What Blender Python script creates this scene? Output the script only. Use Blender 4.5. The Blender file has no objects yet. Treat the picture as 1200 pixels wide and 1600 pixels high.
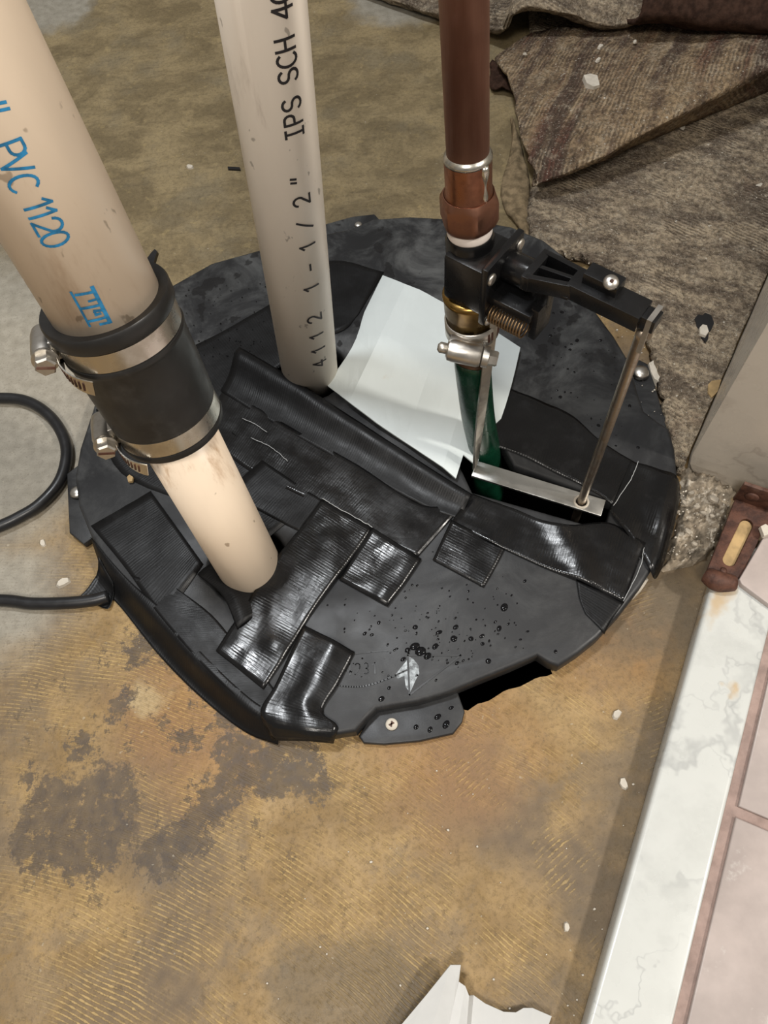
import bpy, bmesh, math, random
from mathutils import Vector, Matrix, noise, geometry
random.seed(7)
scene = bpy.context.scene
COL = scene.collection
R = math.radians

# ------------------------------------------------------------------ camera
F_PX, PITCH, ROLL = 1200.0, R(63), R(-8)
CAM = Vector((0.002, -0.351, 0.554))
FW = Vector((0, math.cos(PITCH), -math.sin(PITCH)))
_rt = Vector((1, 0, 0)); _up = _rt.cross(FW)
RT = math.cos(ROLL) * _rt + math.sin(ROLL) * _up
UP = -math.sin(ROLL) * _rt + math.cos(ROLL) * _up
cd = bpy.data.cameras.new('camera'); cam = bpy.data.objects.new('camera', cd); COL.objects.link(cam)
cd.sensor_fit = 'VERTICAL'; cd.sensor_height = 24.0; cd.lens = 24.0 * F_PX / 1600.0
cd.clip_start = 0.01; cd.clip_end = 50
m = Matrix((RT, UP, -FW)).transposed().to_4x4(); m.translation = CAM
cam.matrix_world = m
scene.camera = cam

# ------------------------------------------------------------------ light
world = bpy.data.worlds.new('world'); scene.world = world; world.use_nodes = True
bg = world.node_tree.nodes['Background']
bg.inputs[0].default_value = (1.0, 0.93, 0.84, 1); bg.inputs[1].default_value = 0.21

def area(name, loc, target, size, power, col):
    l = bpy.data.lights.new(name, 'AREA'); l.shape = 'DISK'; l.size = size; l.energy = power; l.color = col
    o = bpy.data.objects.new(name, l); COL.objects.link(o); o.location = loc
    o.rotation_euler = (Vector(target) - Vector(loc)).to_track_quat('-Z', 'Y').to_euler()
    return o
area('ceiling_lamp', (-0.36, 0.36, 2.1), (-0.05, 0.0, 0), 0.22, 21, (0.94, 0.97, 1.0))
area('ceiling_lamp', (1.45, -0.85, 1.75), (0.0, -0.1, 0), 0.18, 29, (1.0, 0.94, 0.86))
area('front_fill', (-0.42, -1.15, 1.95), (0.0, 0.0, 0.1), 0.5, 21, (1.0, 0.94, 0.86))  # soft fill added behind the camera to lift the pipe fronts
vs = scene.view_settings
vs.view_transform = 'Standard'; vs.look = 'None'; vs.gamma = 1.0; vs.use_curve_mapping = False
vs.exposure = 0.08

# ------------------------------------------------------------------ photo geometry helpers
def ray(px, py): return RT * ((px - 600) / F_PX) - UP * ((py - 800) / F_PX) + FW
def P(px, py, z=0.0):
    v = ray(px, py); return CAM + v * ((z - CAM.z) / v.z)
def D(px, py, d): return CAM + ray(px, py) * d
def near_axis(px, py, a0, ad):
    """parameter along the axis a0+s*ad closest to the sight line"""
    v = ray(px, py).normalized(); w = a0 - CAM; b = ad.dot(v)
    return (b * v.dot(w) - ad.dot(w)) / (1 - b * b)

# ------------------------------------------------------------------ material helpers
class NT:
    def __init__(s, name):
        s.mat = bpy.data.materials.new(name); s.mat.use_nodes = True
        s.t = s.mat.node_tree; s.n = s.t.nodes; s.b = s.n['Principled BSDF']; s.out = s.n['Material Output']
        s._co = None
    def link(s, a, b): s.t.links.new(a, b)
    def put(s, sock, v):
        if isinstance(v, bpy.types.NodeSocket): s.link(v, sock)
        elif isinstance(v, tuple) and len(v) == 3 and sock.type == 'RGBA': sock.default_value = (*v, 1)
        else: sock.default_value = v
    def co(s, kind='Object'):
        if s._co is None: s._co = s.n.new('ShaderNodeTexCoord')
        return s._co.outputs[kind]
    def mapping(s, vec, scale=(1, 1, 1), rot=(0, 0, 0), loc=(0, 0, 0)):
        n = s.n.new('ShaderNodeMapping'); s.link(vec, n.inputs[0])
        n.inputs['Scale'].default_value = scale; n.inputs['Rotation'].default_value = rot; n.inputs['Location'].default_value = loc
        return n.outputs[0]
    def noise(s, scale, detail=4, rough=0.55, vec=None, dist=0.0, out=0):
        n = s.n.new('ShaderNodeTexNoise'); s.link(vec or s.co(), n.inputs['Vector'])
        n.inputs['Scale'].default_value = scale; n.inputs['Detail'].default_value = detail
        n.inputs['Roughness'].default_value = rough; n.inputs['Distortion'].default_value = dist
        return n.outputs[out]
    def vor(s, scale, feature='F1', vec=None, out='Distance', rnd=1.0):
        n = s.n.new('ShaderNodeTexVoronoi'); n.feature = feature; s.link(vec or s.co(), n.inputs['Vector'])
        n.inputs['Scale'].default_value = scale; n.inputs['Randomness'].default_value = rnd
        return n.outputs[out]
    def math(s, op, a, b=0.0, c=0.0, clamp=False):
        n = s.n.new('ShaderNodeMath'); n.operation = op; n.use_clamp = clamp
        s.put(n.inputs[0], a); s.put(n.inputs[1], b); s.put(n.inputs[2], c); return n.outputs[0]
    def vmath(s, op, a, b=(0, 0, 0), out=0):
        n = s.n.new('ShaderNodeVectorMath'); n.operation = op
        s.put(n.inputs[0], a)
        s.put(n.inputs[1], b)
        return n.outputs[out]
    def vscale(s, a, k):
        n = s.n.new('ShaderNodeVectorMath'); n.operation = 'SCALE'; s.put(n.inputs[0], a); s.put(n.inputs[3], k); return n.outputs[0]
    def mix(s, fac, a, b, mode='MIX'):
        n = s.n.new('ShaderNodeMix'); n.data_type = 'RGBA'; n.blend_type = mode
        s.put(n.inputs[0], fac); s.put(n.inputs[6], a); s.put(n.inputs[7], b); return n.outputs[2]
    def step(s, v, lo, hi, a=0.0, b=1.0):
        n = s.n.new('ShaderNodeMapRange'); n.interpolation_type = 'SMOOTHSTEP'
        s.put(n.inputs[0], v); n.inputs[1].default_value = lo; n.inputs[2].default_value = hi
        n.inputs[3].default_value = a; n.inputs[4].default_value = b; return n.outputs[0]
    def sep(s, vec):
        n = s.n.new('ShaderNodeSeparateXYZ'); s.link(vec, n.inputs[0]); return n.outputs
    def comb(s, x, y, z=0.0):
        n = s.n.new('ShaderNodeCombineXYZ'); s.put(n.inputs[0], x); s.put(n.inputs[1], y); s.put(n.inputs[2], z); return n.outputs[0]
    def bump(s, h, strength=0.3, dist=0.001):
        n = s.n.new('ShaderNodeBump'); n.inputs['Strength'].default_value = strength
        n.inputs['Distance'].default_value = dist; s.link(h, n.inputs['Height']); s.link(n.outputs[0], s.b.inputs['Normal'])
    def blob(s, vec, c, r, soft=0.5):
        d = s.vmath('DISTANCE', vec, (c.x, c.y, c.z), out=1)
        return s.step(d, r * (1 - soft), r * (1 + soft), 1.0, 0.0)
    def fin(s, col=None, rough=None, metal=None, spec=None):
        if col is not None: s.put(s.b.inputs['Base Color'], col)
        if rough is not None: s.put(s.b.inputs['Roughness'], rough)
        if metal is not None: s.b.inputs['Metallic'].default_value = metal
        if spec is not None: s.b.inputs['Specular IOR Level'].default_value = spec
        return s.mat

def maxi(n, items):
    r = items[0]
    for i in items[1:]: r = n.math('MAXIMUM', r, i)
    return r

# ------------------------------------------------------------------ materials
def mat_floor():
    n = NT('concrete with trowelled adhesive'); co = n.co()
    warp = n.vscale(n.vmath('SUBTRACT', n.noise(14, 4, out=1), (0.5, 0.5, 0.5)), 0.09)
    flat = n.comb(n.sep(co)[0], n.sep(co)[1], 0.0)
    wv = n.vmath('ADD', flat, warp)
    big = n.noise(7, 5); mid = n.noise(26, 6, 0.62); fine = n.noise(120, 5, 0.65); grain = n.noise(650, 3, 0.6)
    gold = n.mix(n.step(mid, 0.35, 0.68), (0.235, 0.15, 0.058), (0.35, 0.235, 0.105))
    brown = n.mix(n.step(fine, 0.3, 0.7), (0.13, 0.09, 0.052), (0.215, 0.155, 0.092))
    col = n.mix(n.step(big, 0.42, 0.58), gold, brown)
    # trowel ridges: two crossing sweeps of arcs
    swirl = n.vmath('ADD', flat, n.vscale(n.vmath('SUBTRACT', n.noise(8, 2, out=1), (0.5, 0.5, 0.5)), 0.022))
    sweep = n.step(n.math('ADD', n.noise(7, 3), n.math('MULTIPLY', n.sep(co)[0], 0.9)), 0.50, 0.62)
    dA = n.vmath('DISTANCE', n.vmath('MULTIPLY', swirl, (1, 1, 0)), (-0.45, -0.83, 0), out=1)
    dB = n.vmath('DISTANCE', n.vmath('MULTIPLY', swirl, (1, 1, 0)), (0.33, -0.86, 0), out=1)
    lA = n.math('SINE', n.math('MULTIPLY', dA, 2 * math.pi / 0.0028)); lB = n.math('SINE', n.math('MULTIPLY', dB, 2 * math.pi / 0.0031))
    jit = n.math('MULTIPLY', n.math('SUBTRACT', n.noise(170, 4, 0.7), 0.5), 4.5)
    rA = n.math('MULTIPLY', n.step(n.math('ADD', lA, jit), 0.1, 1.0), n.math('SUBTRACT', 1.0, sweep))
    rB = n.math('MULTIPLY', n.step(n.math('ADD', lB, n.math('MULTIPLY', jit, 1.5)), 0.3, 1.2), n.math('MULTIPLY', sweep, n.step(n.noise(21, 6, 0.75), 0.45, 0.58)))
    ridge = n.math('MAXIMUM', rA, rB)
    low = n.blob(wv, P(600, 1500), 0.36, 0.45)                 # the adhesive is thickest in front of the lid
    keep = n.math('MULTIPLY', n.step(n.noise(15, 6, 0.72), 0.42, 0.60), n.math('ADD', n.math('MULTIPLY', low, 0.85), 0.12))
    ridge = n.math('MULTIPLY', ridge, keep)
    col = n.mix(n.math('MULTIPLY', ridge, 0.72), col, (0.52, 0.365, 0.15))
    dull = n.math('MULTIPLY', n.step(n.noise(9, 7, 0.75), 0.52, 0.60), 0.42)
    col = n.mix(dull, col, n.mix(n.step(fine, 0.35, 0.65), (0.15, 0.115, 0.078), (0.24, 0.185, 0.125)))
    col = n.mix(n.math('MULTIPLY', n.step(n.noise(90, 6, 0.75), 0.56, 0.68), 0.55), col, (0.10, 0.068, 0.036))
    # upper floor: dirty olive brown, smeared along one direction
    smear = n.noise(16, 6, 0.68, vec=n.mapping(wv, (1.0, 1.4, 1), (0, 0, R(24))))
    blot = n.noise(11, 5, 0.6)
    upcol = n.mix(n.step(smear, 0.36, 0.66), (0.165, 0.125, 0.064), (0.31, 0.24, 0.128))
    upcol = n.mix(n.math('MULTIPLY', n.step(blot, 0.5, 0.66), 0.6), upcol, (0.20, 0.168, 0.108))
    upcol = n.mix(n.math('MULTIPLY', n.step(n.noise(70, 6, 0.75), 0.55, 0.68), 0.5), upcol, (0.38, 0.29, 0.135))
    scr = n.noise(60, 5, 0.75, vec=n.mapping(flat, (0.25, 1.8, 1), (0, 0, R(20))))
    upcol = n.mix(n.math('MULTIPLY', n.step(scr, 0.54, 0.68), 0.4), upcol, (0.10, 0.075, 0.04))
    upmask = n.math('MULTIPLY', n.step(n.sep(wv)[1], 0.08, 0.24), 0.95)
    col = n.mix(upmask, col, upcol)
    # bare grey concrete on the left and at the far corner
    grey = n.mix(n.step(fine, 0.3, 0.7), (0.27, 0.25, 0.205), (0.37, 0.345, 0.29))
    gm = maxi(n, [n.blob(wv, P(-60, 560), 0.14, 0.3), n.blob(wv, P(20, 690), 0.095, 0.4), n.blob(wv, P(60, -20), 0.10, 0.12),
                  n.blob(wv, P(620, -10), 0.06, 0.3), n.blob(wv, P(0, 930), 0.05, 0.6)])
    col = n.mix(n.math('MULTIPLY', gm, 0.92), col, grey)
    crust = n.blob(wv, P(250, 1090), 0.012, 0.5)
    col = n.mix(n.math('MULTIPLY', crust, 0.8), col, (0.48, 0.42, 0.25))
    rust = maxi(n, [n.blob(wv, P(300, 1130), 0.05, 0.7), n.blob(wv, P(700, 1170), 0.05, 0.7), n.blob(wv, P(950, 1010), 0.04, 0.7)])
    col = n.mix(n.math('MULTIPLY', rust, 0.45), col, (0.36, 0.18, 0.06))
    # dark stains with ragged edges
    spots = [(100, 1280, .030), (160, 1255, .026), (60, 1310, .02), (150, 1310, .026), (290, 1010, .018), (320, 1065, .013), (215, 1020, .010),
             (250, 1330, .016), (380, 1180, .020), (340, 1250, .017), (300, 1300, .012), (430, 1190, .024), (130, 1165, .010), (185, 1100, .010),
             (45, 1210, .008), (350, 1120, .010), (470, 1210, .02), (290, 1150, .01)]
    ragged = n.vmath('ADD', flat, n.vscale(n.vmath('SUBTRACT', n.noise(55, 8, 0.8, out=1), (0.5, 0.5, 0.5)), 0.07))
    sm = maxi(n, [n.blob(n.vmath('MULTIPLY', ragged, (1, 1, 0)), P(x, y), r, 0.12) for x, y, r in spots])
    freckle = n.math('MULTIPLY', n.step(n.noise(60, 8, 0.78), 0.555, 0.60), n.blob(wv, P(260, 1150), 0.13, 0.5))
    sm = n.math('MAXIMUM', sm, n.math('MULTIPLY', freckle, 0.9))
    sm = n.math('MULTIPLY', sm, n.step(n.noise(110, 6, 0.75), 0.36, 0.46))
    col = n.mix(n.math('MULTIPLY', sm, 0.86), col, n.mix(n.step(fine, .35, .65), (0.065, 0.05, 0.04), (0.13, 0.098, 0.066)))
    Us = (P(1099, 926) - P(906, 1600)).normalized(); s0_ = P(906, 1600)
    off = n.vmath('DOT_PRODUCT', n.vmath('SUBTRACT', wv, (s0_.x, s0_.y, 0)), (-Us.y, Us.x, 0), out=1)     # distance left of the sill: band of dirt plus painted sill shadow
    grime_shade = n.math('MULTIPLY', n.math('MULTIPLY', n.step(n.math('ADD', off, n.math('MULTIPLY', n.math('SUBTRACT', fine, 0.5), 0.03)), 0.0, 0.05, 1.0, 0.0), n.step(n.noise(40, 6, 0.7), 0.3, 0.6)), 0.55)
    grime_shade = n.math('MAXIMUM', grime_shade, n.math('MULTIPLY', n.blob(wv, P(1010, 960), 0.055, 0.6), n.step(mid, 0.35, 0.55, 0.2, 0.75)))
    col = n.mix(grime_shade, col, (0.12, 0.092, 0.058))
    # darker, slightly smoother patches at the front of the floor
    dark_patch = maxi(n, [n.blob(wv, P(590, 1580), 0.040, 0.35), n.blob(wv, P(520, 1610), 0.045, 0.35), n.blob(wv, P(820, 1560), 0.011, 0.4)])
    col = n.mix(n.math('MULTIPLY', dark_patch, 0.62), col, (0.11, 0.082, 0.045))
    col = n.mix(n.step(grain, 0.58, 0.75), col, n.mix(0.5, col, (0.07, 0.055, 0.035)))
    col = n.mix(n.math('MULTIPLY', n.step(n.noise(240, 6, 0.8), 0.46, 0.62), 0.42), col, n.mix(0.72, col, (0.05, 0.036, 0.02)))
    pale = n.step(n.noise(210, 2, 0.5), 0.72, 0.76)
    col = n.mix(n.math('MULTIPLY', pale, 0.35), col, (0.5, 0.45, 0.35))
    h = n.math('ADD', n.math('ADD', n.math('MULTIPLY', ridge, 0.5), n.math('MULTIPLY', mid, 0.7)), n.math('MULTIPLY', fine, 0.5))
    n.bump(h, 0.55, 0.0016)
    rough = n.math('SUBTRACT', n.step(fine, 0.3, 0.7, 0.5, 0.72), n.math('MULTIPLY', dark_patch, 0.15))
    return n.fin(col, rough, spec=0.4)

def mat_plain(name, col, rough=0.5, metal=0.0, var=0.15, scale=60, bump=0.0, spec=0.5, dirt=None, dirtlo=0.6, dirthi=0.75, dscale=25):
    n = NT(name); a = tuple(c * (1 - var) for c in col); b = tuple(min(1, c * (1 + var)) for c in col)
    c = n.mix(n.step(n.noise(scale, 5, 0.6), 0.3, 0.7), a, b)
    if dirt: c = n.mix(n.math('MULTIPLY', n.step(n.noise(dscale, 6, 0.65), dirtlo, dirthi), 0.8), c, dirt)
    if bump: n.bump(n.noise(scale * 5, 4, 0.6), bump, 0.0006)
    return n.fin(c, n.step(n.noise(scale * 1.7, 4), 0.3, 0.7, rough * 0.85, min(1, rough * 1.15)), metal, spec)

def mat_pvc(name, col, dirt, sc=1.0, off=0.0, smears=None):
    n = NT(name); co = n.co()
    v = n.mapping(co, (1, 1, 0.22), loc=(off, off, 0))
    c = n.mix(n.step(n.noise(30, 4, vec=v), 0.3, 0.7), tuple(x * 0.93 for x in col), col)
    sm = n.step(n.noise(22 * sc, 6, 0.68, vec=v), 0.60, 0.74)
    c = n.mix(n.math('MULTIPLY', sm, 0.65), c, dirt)
    fl = n.step(n.noise(95 * sc, 3, 0.5, vec=n.mapping(co, (1, 1, 0.6), loc=(off, 3, 0))), 0.685, 0.72)
    c = n.mix(n.math('MULTIPLY', fl, 0.6), c, tuple(x * 0.45 for x in dirt))
    if smears:
        w = n.vmath('ADD', n.mapping(co, (1, 1, 0.55)), n.vscale(n.vmath('SUBTRACT', n.noise(70, 5, 0.7, vec=v, out=1), (0.5, 0.5, 0.5)), 0.03))
        sm2 = maxi(n, [n.blob(w, (lambda q: Vector((q.x, q.y, q.z * 0.55)))(D(px, py, 0.475)), 0.007, 0.6) for px, py in smears])
        c = n.mix(n.math('MULTIPLY', n.math('MULTIPLY', sm2, n.step(n.noise(120, 5, 0.7, vec=v), 0.40, 0.56)), 0.8), c, dirt)
    n.bump(n.noise(60, 4, vec=v), 0.05, 0.001)
    return n.fin(c, n.step(n.noise(40, 4, vec=v), 0.3, 0.7, 0.34, 0.5), spec=0.45)

def mat_lid():
    n = NT('black moulded plastic'); co = n.co()
    dust = n.step(n.noise(18, 6, 0.7, dist=0.6), 0.42, 0.72)
    far = n.step(n.sep(co)[1], -0.05, 0.10)
    c = n.mix(n.math('MULTIPLY', dust, n.math('ADD', n.math('MULTIPLY', far, 0.6), 0.22)), (0.013, 0.0135, 0.015), (0.12, 0.123, 0.122))
    wet = n.math('MULTIPLY', n.step(n.noise(42, 3, 0.5), 0.60, 0.63), far)
    c = n.mix(n.math('MULTIPLY', wet, 0.7), c, (0.008, 0.008, 0.009))
    n.bump(n.noise(900, 2, 0.5), 0.10, 0.0004)
    r = n.math('SUBTRACT', n.step(n.noise(30, 5), 0.3, 0.7, 0.40, 0.54), n.math('MULTIPLY', wet, 0.22))
    return n.fin(c, r, spec=0.5)

def mat_tape(name='black duct tape', gloss=0.3, base=0.010, rib=0.35):
    n = NT(name); uv = n.co('UV'); s = n.sep(uv)
    along = n.math('SINE', n.math('MULTIPLY', s[0], 2 * math.pi / 0.0021))
    streak = n.noise(1.0, 3, 0.6, vec=n.comb(n.math('MULTIPLY', s[0], 650.0), n.math('MULTIPLY', s[1], 45.0), 0.0))
    cross = n.noise(1.0, 2, 0.5, vec=n.comb(n.math('MULTIPLY', s[0], 40.0), n.math('MULTIPLY', s[1], 420.0), 3.0))
    h = n.math('ADD', n.math('MULTIPLY', along, 0.10), n.math('ADD', n.math('MULTIPLY', streak, 1.0), n.math('MULTIPLY', cross, 0.35)))
    h = n.math('ADD', h, n.math('MULTIPLY', n.noise(45, 3), 3.0))
    n.bump(h, rib, 0.0006)
    c = n.mix(n.math('MULTIPLY', n.step(n.noise(40, 6, 0.7), 0.52, 0.75), 0.5), (base, base, base * 1.08), (0.022, 0.022, 0.023))
    return n.fin(c, n.step(n.noise(50, 4), 0.3, 0.7, gloss, gloss + 0.14), spec=0.5 if gloss < .3 else 0.3)

def mat_carpet(name, backing):
    n = NT(name); co = n.co()
    weave = n.noise(480, 3, 0.65); mid = n.noise(55, 6, 0.72); big = n.noise(13, 5, 0.65); tuft = n.noise(190, 4, 0.7)
    Vx, Ux = (P(1099, 926) - P(906, 1600)).normalized(), None
    cu = n.vmath('DOT_PRODUCT', co, (Vx.x, Vx.y, 0), out=1); cv = n.vmath('DOT_PRODUCT', co, (Vx.y, -Vx.x, 0.35), out=1)
    if backing:
        w1 = n.math('ADD', cv, n.math('MULTIPLY', n.noise(18, 3), 0.012)); lay = n.comb(w1, n.math('MULTIPLY', cu, 0.06), 0.0)
        stripe = n.noise(34, 3, 0.6, vec=lay)
        c = n.mix(n.step(n.math('ADD', stripe, n.math('MULTIPLY', n.math('SUBTRACT', mid, 0.5), 0.35)), 0.40, 0.60), (0.13, 0.088, 0.065), (0.40, 0.29, 0.175))
        c = n.mix(n.math('MULTIPLY', n.step(n.noise(40, 2, vec=n.vmath('ADD', lay, (3, 1, 0))), 0.55, 0.63), 0.6), c, (0.15, 0.06, 0.045))
        cords = n.math('SINE', n.math('MULTIPLY', w1, 2 * math.pi / 0.0040)); amt = n.step(n.noise(14, 3), 0.38, 0.55)
    else:
        streak = n.noise(26, 6, 0.7, vec=n.comb(n.math('MULTIPLY', cv, 0.55), n.math('MULTIPLY', cu, 1.5), 0.0))
        c = n.mix(n.step(streak, 0.40, 0.58), (0.19, 0.15, 0.112), (0.46, 0.37, 0.26))
        c = n.mix(n.math('MULTIPLY', n.step(n.noise(12, 4), 0.58, 0.70), 0.35), c, (0.17, 0.085, 0.06))
        cords = n.math('SINE', n.math('MULTIPLY', n.math('ADD', cu, n.math('MULTIPLY', cv, 0.25)), 2 * math.pi / 0.0038)); amt = n.step(n.noise(15, 3), 0.48, 0.62)
    c = n.mix(n.math('MULTIPLY', n.step(mid, 0.50, 0.64), 0.45), c, (0.50, 0.425, 0.32))
    c = n.mix(n.math('MULTIPLY', n.step(n.noise(38, 6, 0.75), 0.56, 0.66), 0.55), c, (0.085, 0.062, 0.045))
    k = n.step(n.math('ADD', n.math('MULTIPLY', cords, amt), n.math('MULTIPLY', n.math('SUBTRACT', tuft, 0.5), 8)), -1.6, 0.9)
    c = n.mix(n.math('MULTIPLY', n.math('SUBTRACT', 1.0, k), 0.62), c, (0.05, 0.036, 0.027))
    c = n.mix(n.math('MULTIPLY', n.step(n.noise(260, 5, 0.8), 0.50, 0.62), 0.5), c, (0.06, 0.045, 0.033))
    c = n.mix(n.step(weave, 0.58, 0.66), c, n.mix(0.5, c, (0.52, 0.47, 0.38)))
    c = n.mix(n.step(n.noise(330, 2, 0.5), 0.70, 0.73), c, (0.6, 0.55, 0.46))
    h = n.math('ADD', n.math('ADD', n.math('MULTIPLY', k, 0.5), n.math('MULTIPLY', weave, 1.3)), n.math('MULTIPLY', tuft, 1.0))
    n.bump(h, 0.9, 0.0024)
    return n.fin(c, 0.92, spec=0.12)

def mat_marble(name, base, vein, k=1.0, dirty=None):
    n = NT(name); co = n.co()
    w = n.vmath('ADD', co, n.vscale(n.vmath('SUBTRACT', n.noise(9, 5, 0.6, out=1), (0.5, 0.5, 0.5)), 0.22))
    v = n.math('ABSOLUTE', n.math('SUBTRACT', n.noise(7, 3, 0.5, vec=w), 0.5))
    thin = n.math('MULTIPLY', n.step(v, 0.0, 0.010, 1.0, 0.0), n.step(n.noise(12, 3), 0.40, 0.60))
    cloud = n.step(n.noise(16, 5, 0.6, vec=w), 0.45, 0.75)
    c = n.mix(n.math('MULTIPLY', cloud, 0.55 * k), base, tuple(x * 0.78 for x in base))
    soft = n.math('MULTIPLY', n.step(n.math('ABSOLUTE', n.math('SUBTRACT', n.noise(10, 2, 0.5, vec=n.mapping(w, (1.4, 0.6, 1), (0, 0, 0.9))), 0.5)), 0.0, 0.035, 1.0, 0.0), n.step(n.noise(9, 2), 0.42, 0.62))
    c = n.mix(n.math('MULTIPLY', soft, 0.42 * k), c, vein)
    c = n.mix(n.math('MULTIPLY', thin, 0.38 * k), c, vein)
    if dirty:
        ed = maxi(n, [n.blob(w, P(1118, 920, .02), 0.014, 0.6), n.blob(w, P(1150, 1075, .02), 0.008, 0.7)])
        c = n.mix(n.math('MULTIPLY', ed, 0.65), c, dirty)
    n.bump(n.noise(60, 3), 0.04, 0.001)
    return n.fin(c, n.step(n.noise(40, 4), 0.3, 0.7, 0.22, 0.38), spec=0.5)

def mat_rust():
    n = NT('rusted steel'); a = n.noise(90, 6, 0.7); b = n.noise(35, 5, 0.6)
    c = n.mix(n.step(a, 0.35, 0.65), (0.042, 0.016, 0.010), (0.115, 0.048, 0.029))
    c = n.mix(n.math('MULTIPLY', n.step(b, 0.56, 0.68), 0.5), c, (0.17, 0.10, 0.075))
    n.bump(a, 0.6, 0.0015); return n.fin(c, 0.62, spec=0.4)

def mat_metal(name, col, rough, tarn=None, k=0.4, scale=90):
    n = NT(name); a = n.noise(scale, 5, 0.6)
    c = n.mix(n.math('MULTIPLY', n.step(a, 0.45, 0.68), k), col, tarn or tuple(x * 0.5 for x in col))
    n.bump(n.noise(scale * 3, 3), 0.06, 0.0005)
    return n.fin(c, n.step(a, 0.3, 0.7, rough * 0.8, rough * 1.3), 1.0)

def mat_copper():
    n = NT('tarnished copper pipe'); co = n.co(); v = n.mapping(co, (1, 1, 0.12))
    a = n.noise(70, 4, vec=v)
    c = n.mix(n.step(a, 0.35, 0.65), (0.21, 0.092, 0.058), (0.29, 0.145, 0.098))
    c = n.mix(n.math('MULTIPLY', n.step(n.noise(40, 5, vec=v), 0.58, 0.7), 0.6), c, (0.17, 0.055, 0.042))
    n.bump(n.noise(300, 3), 0.05, 0.0005)
    b = n.fin(c, n.step(n.noise(60, 3), 0.3, 0.7, 0.42, 0.56), 0.55); return b

def mat_water():
    n = NT('water bead on black plastic'); n.b.inputs['IOR'].default_value = 1.33
    return n.fin((0.006, 0.006, 0.007), 0.03)

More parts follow.
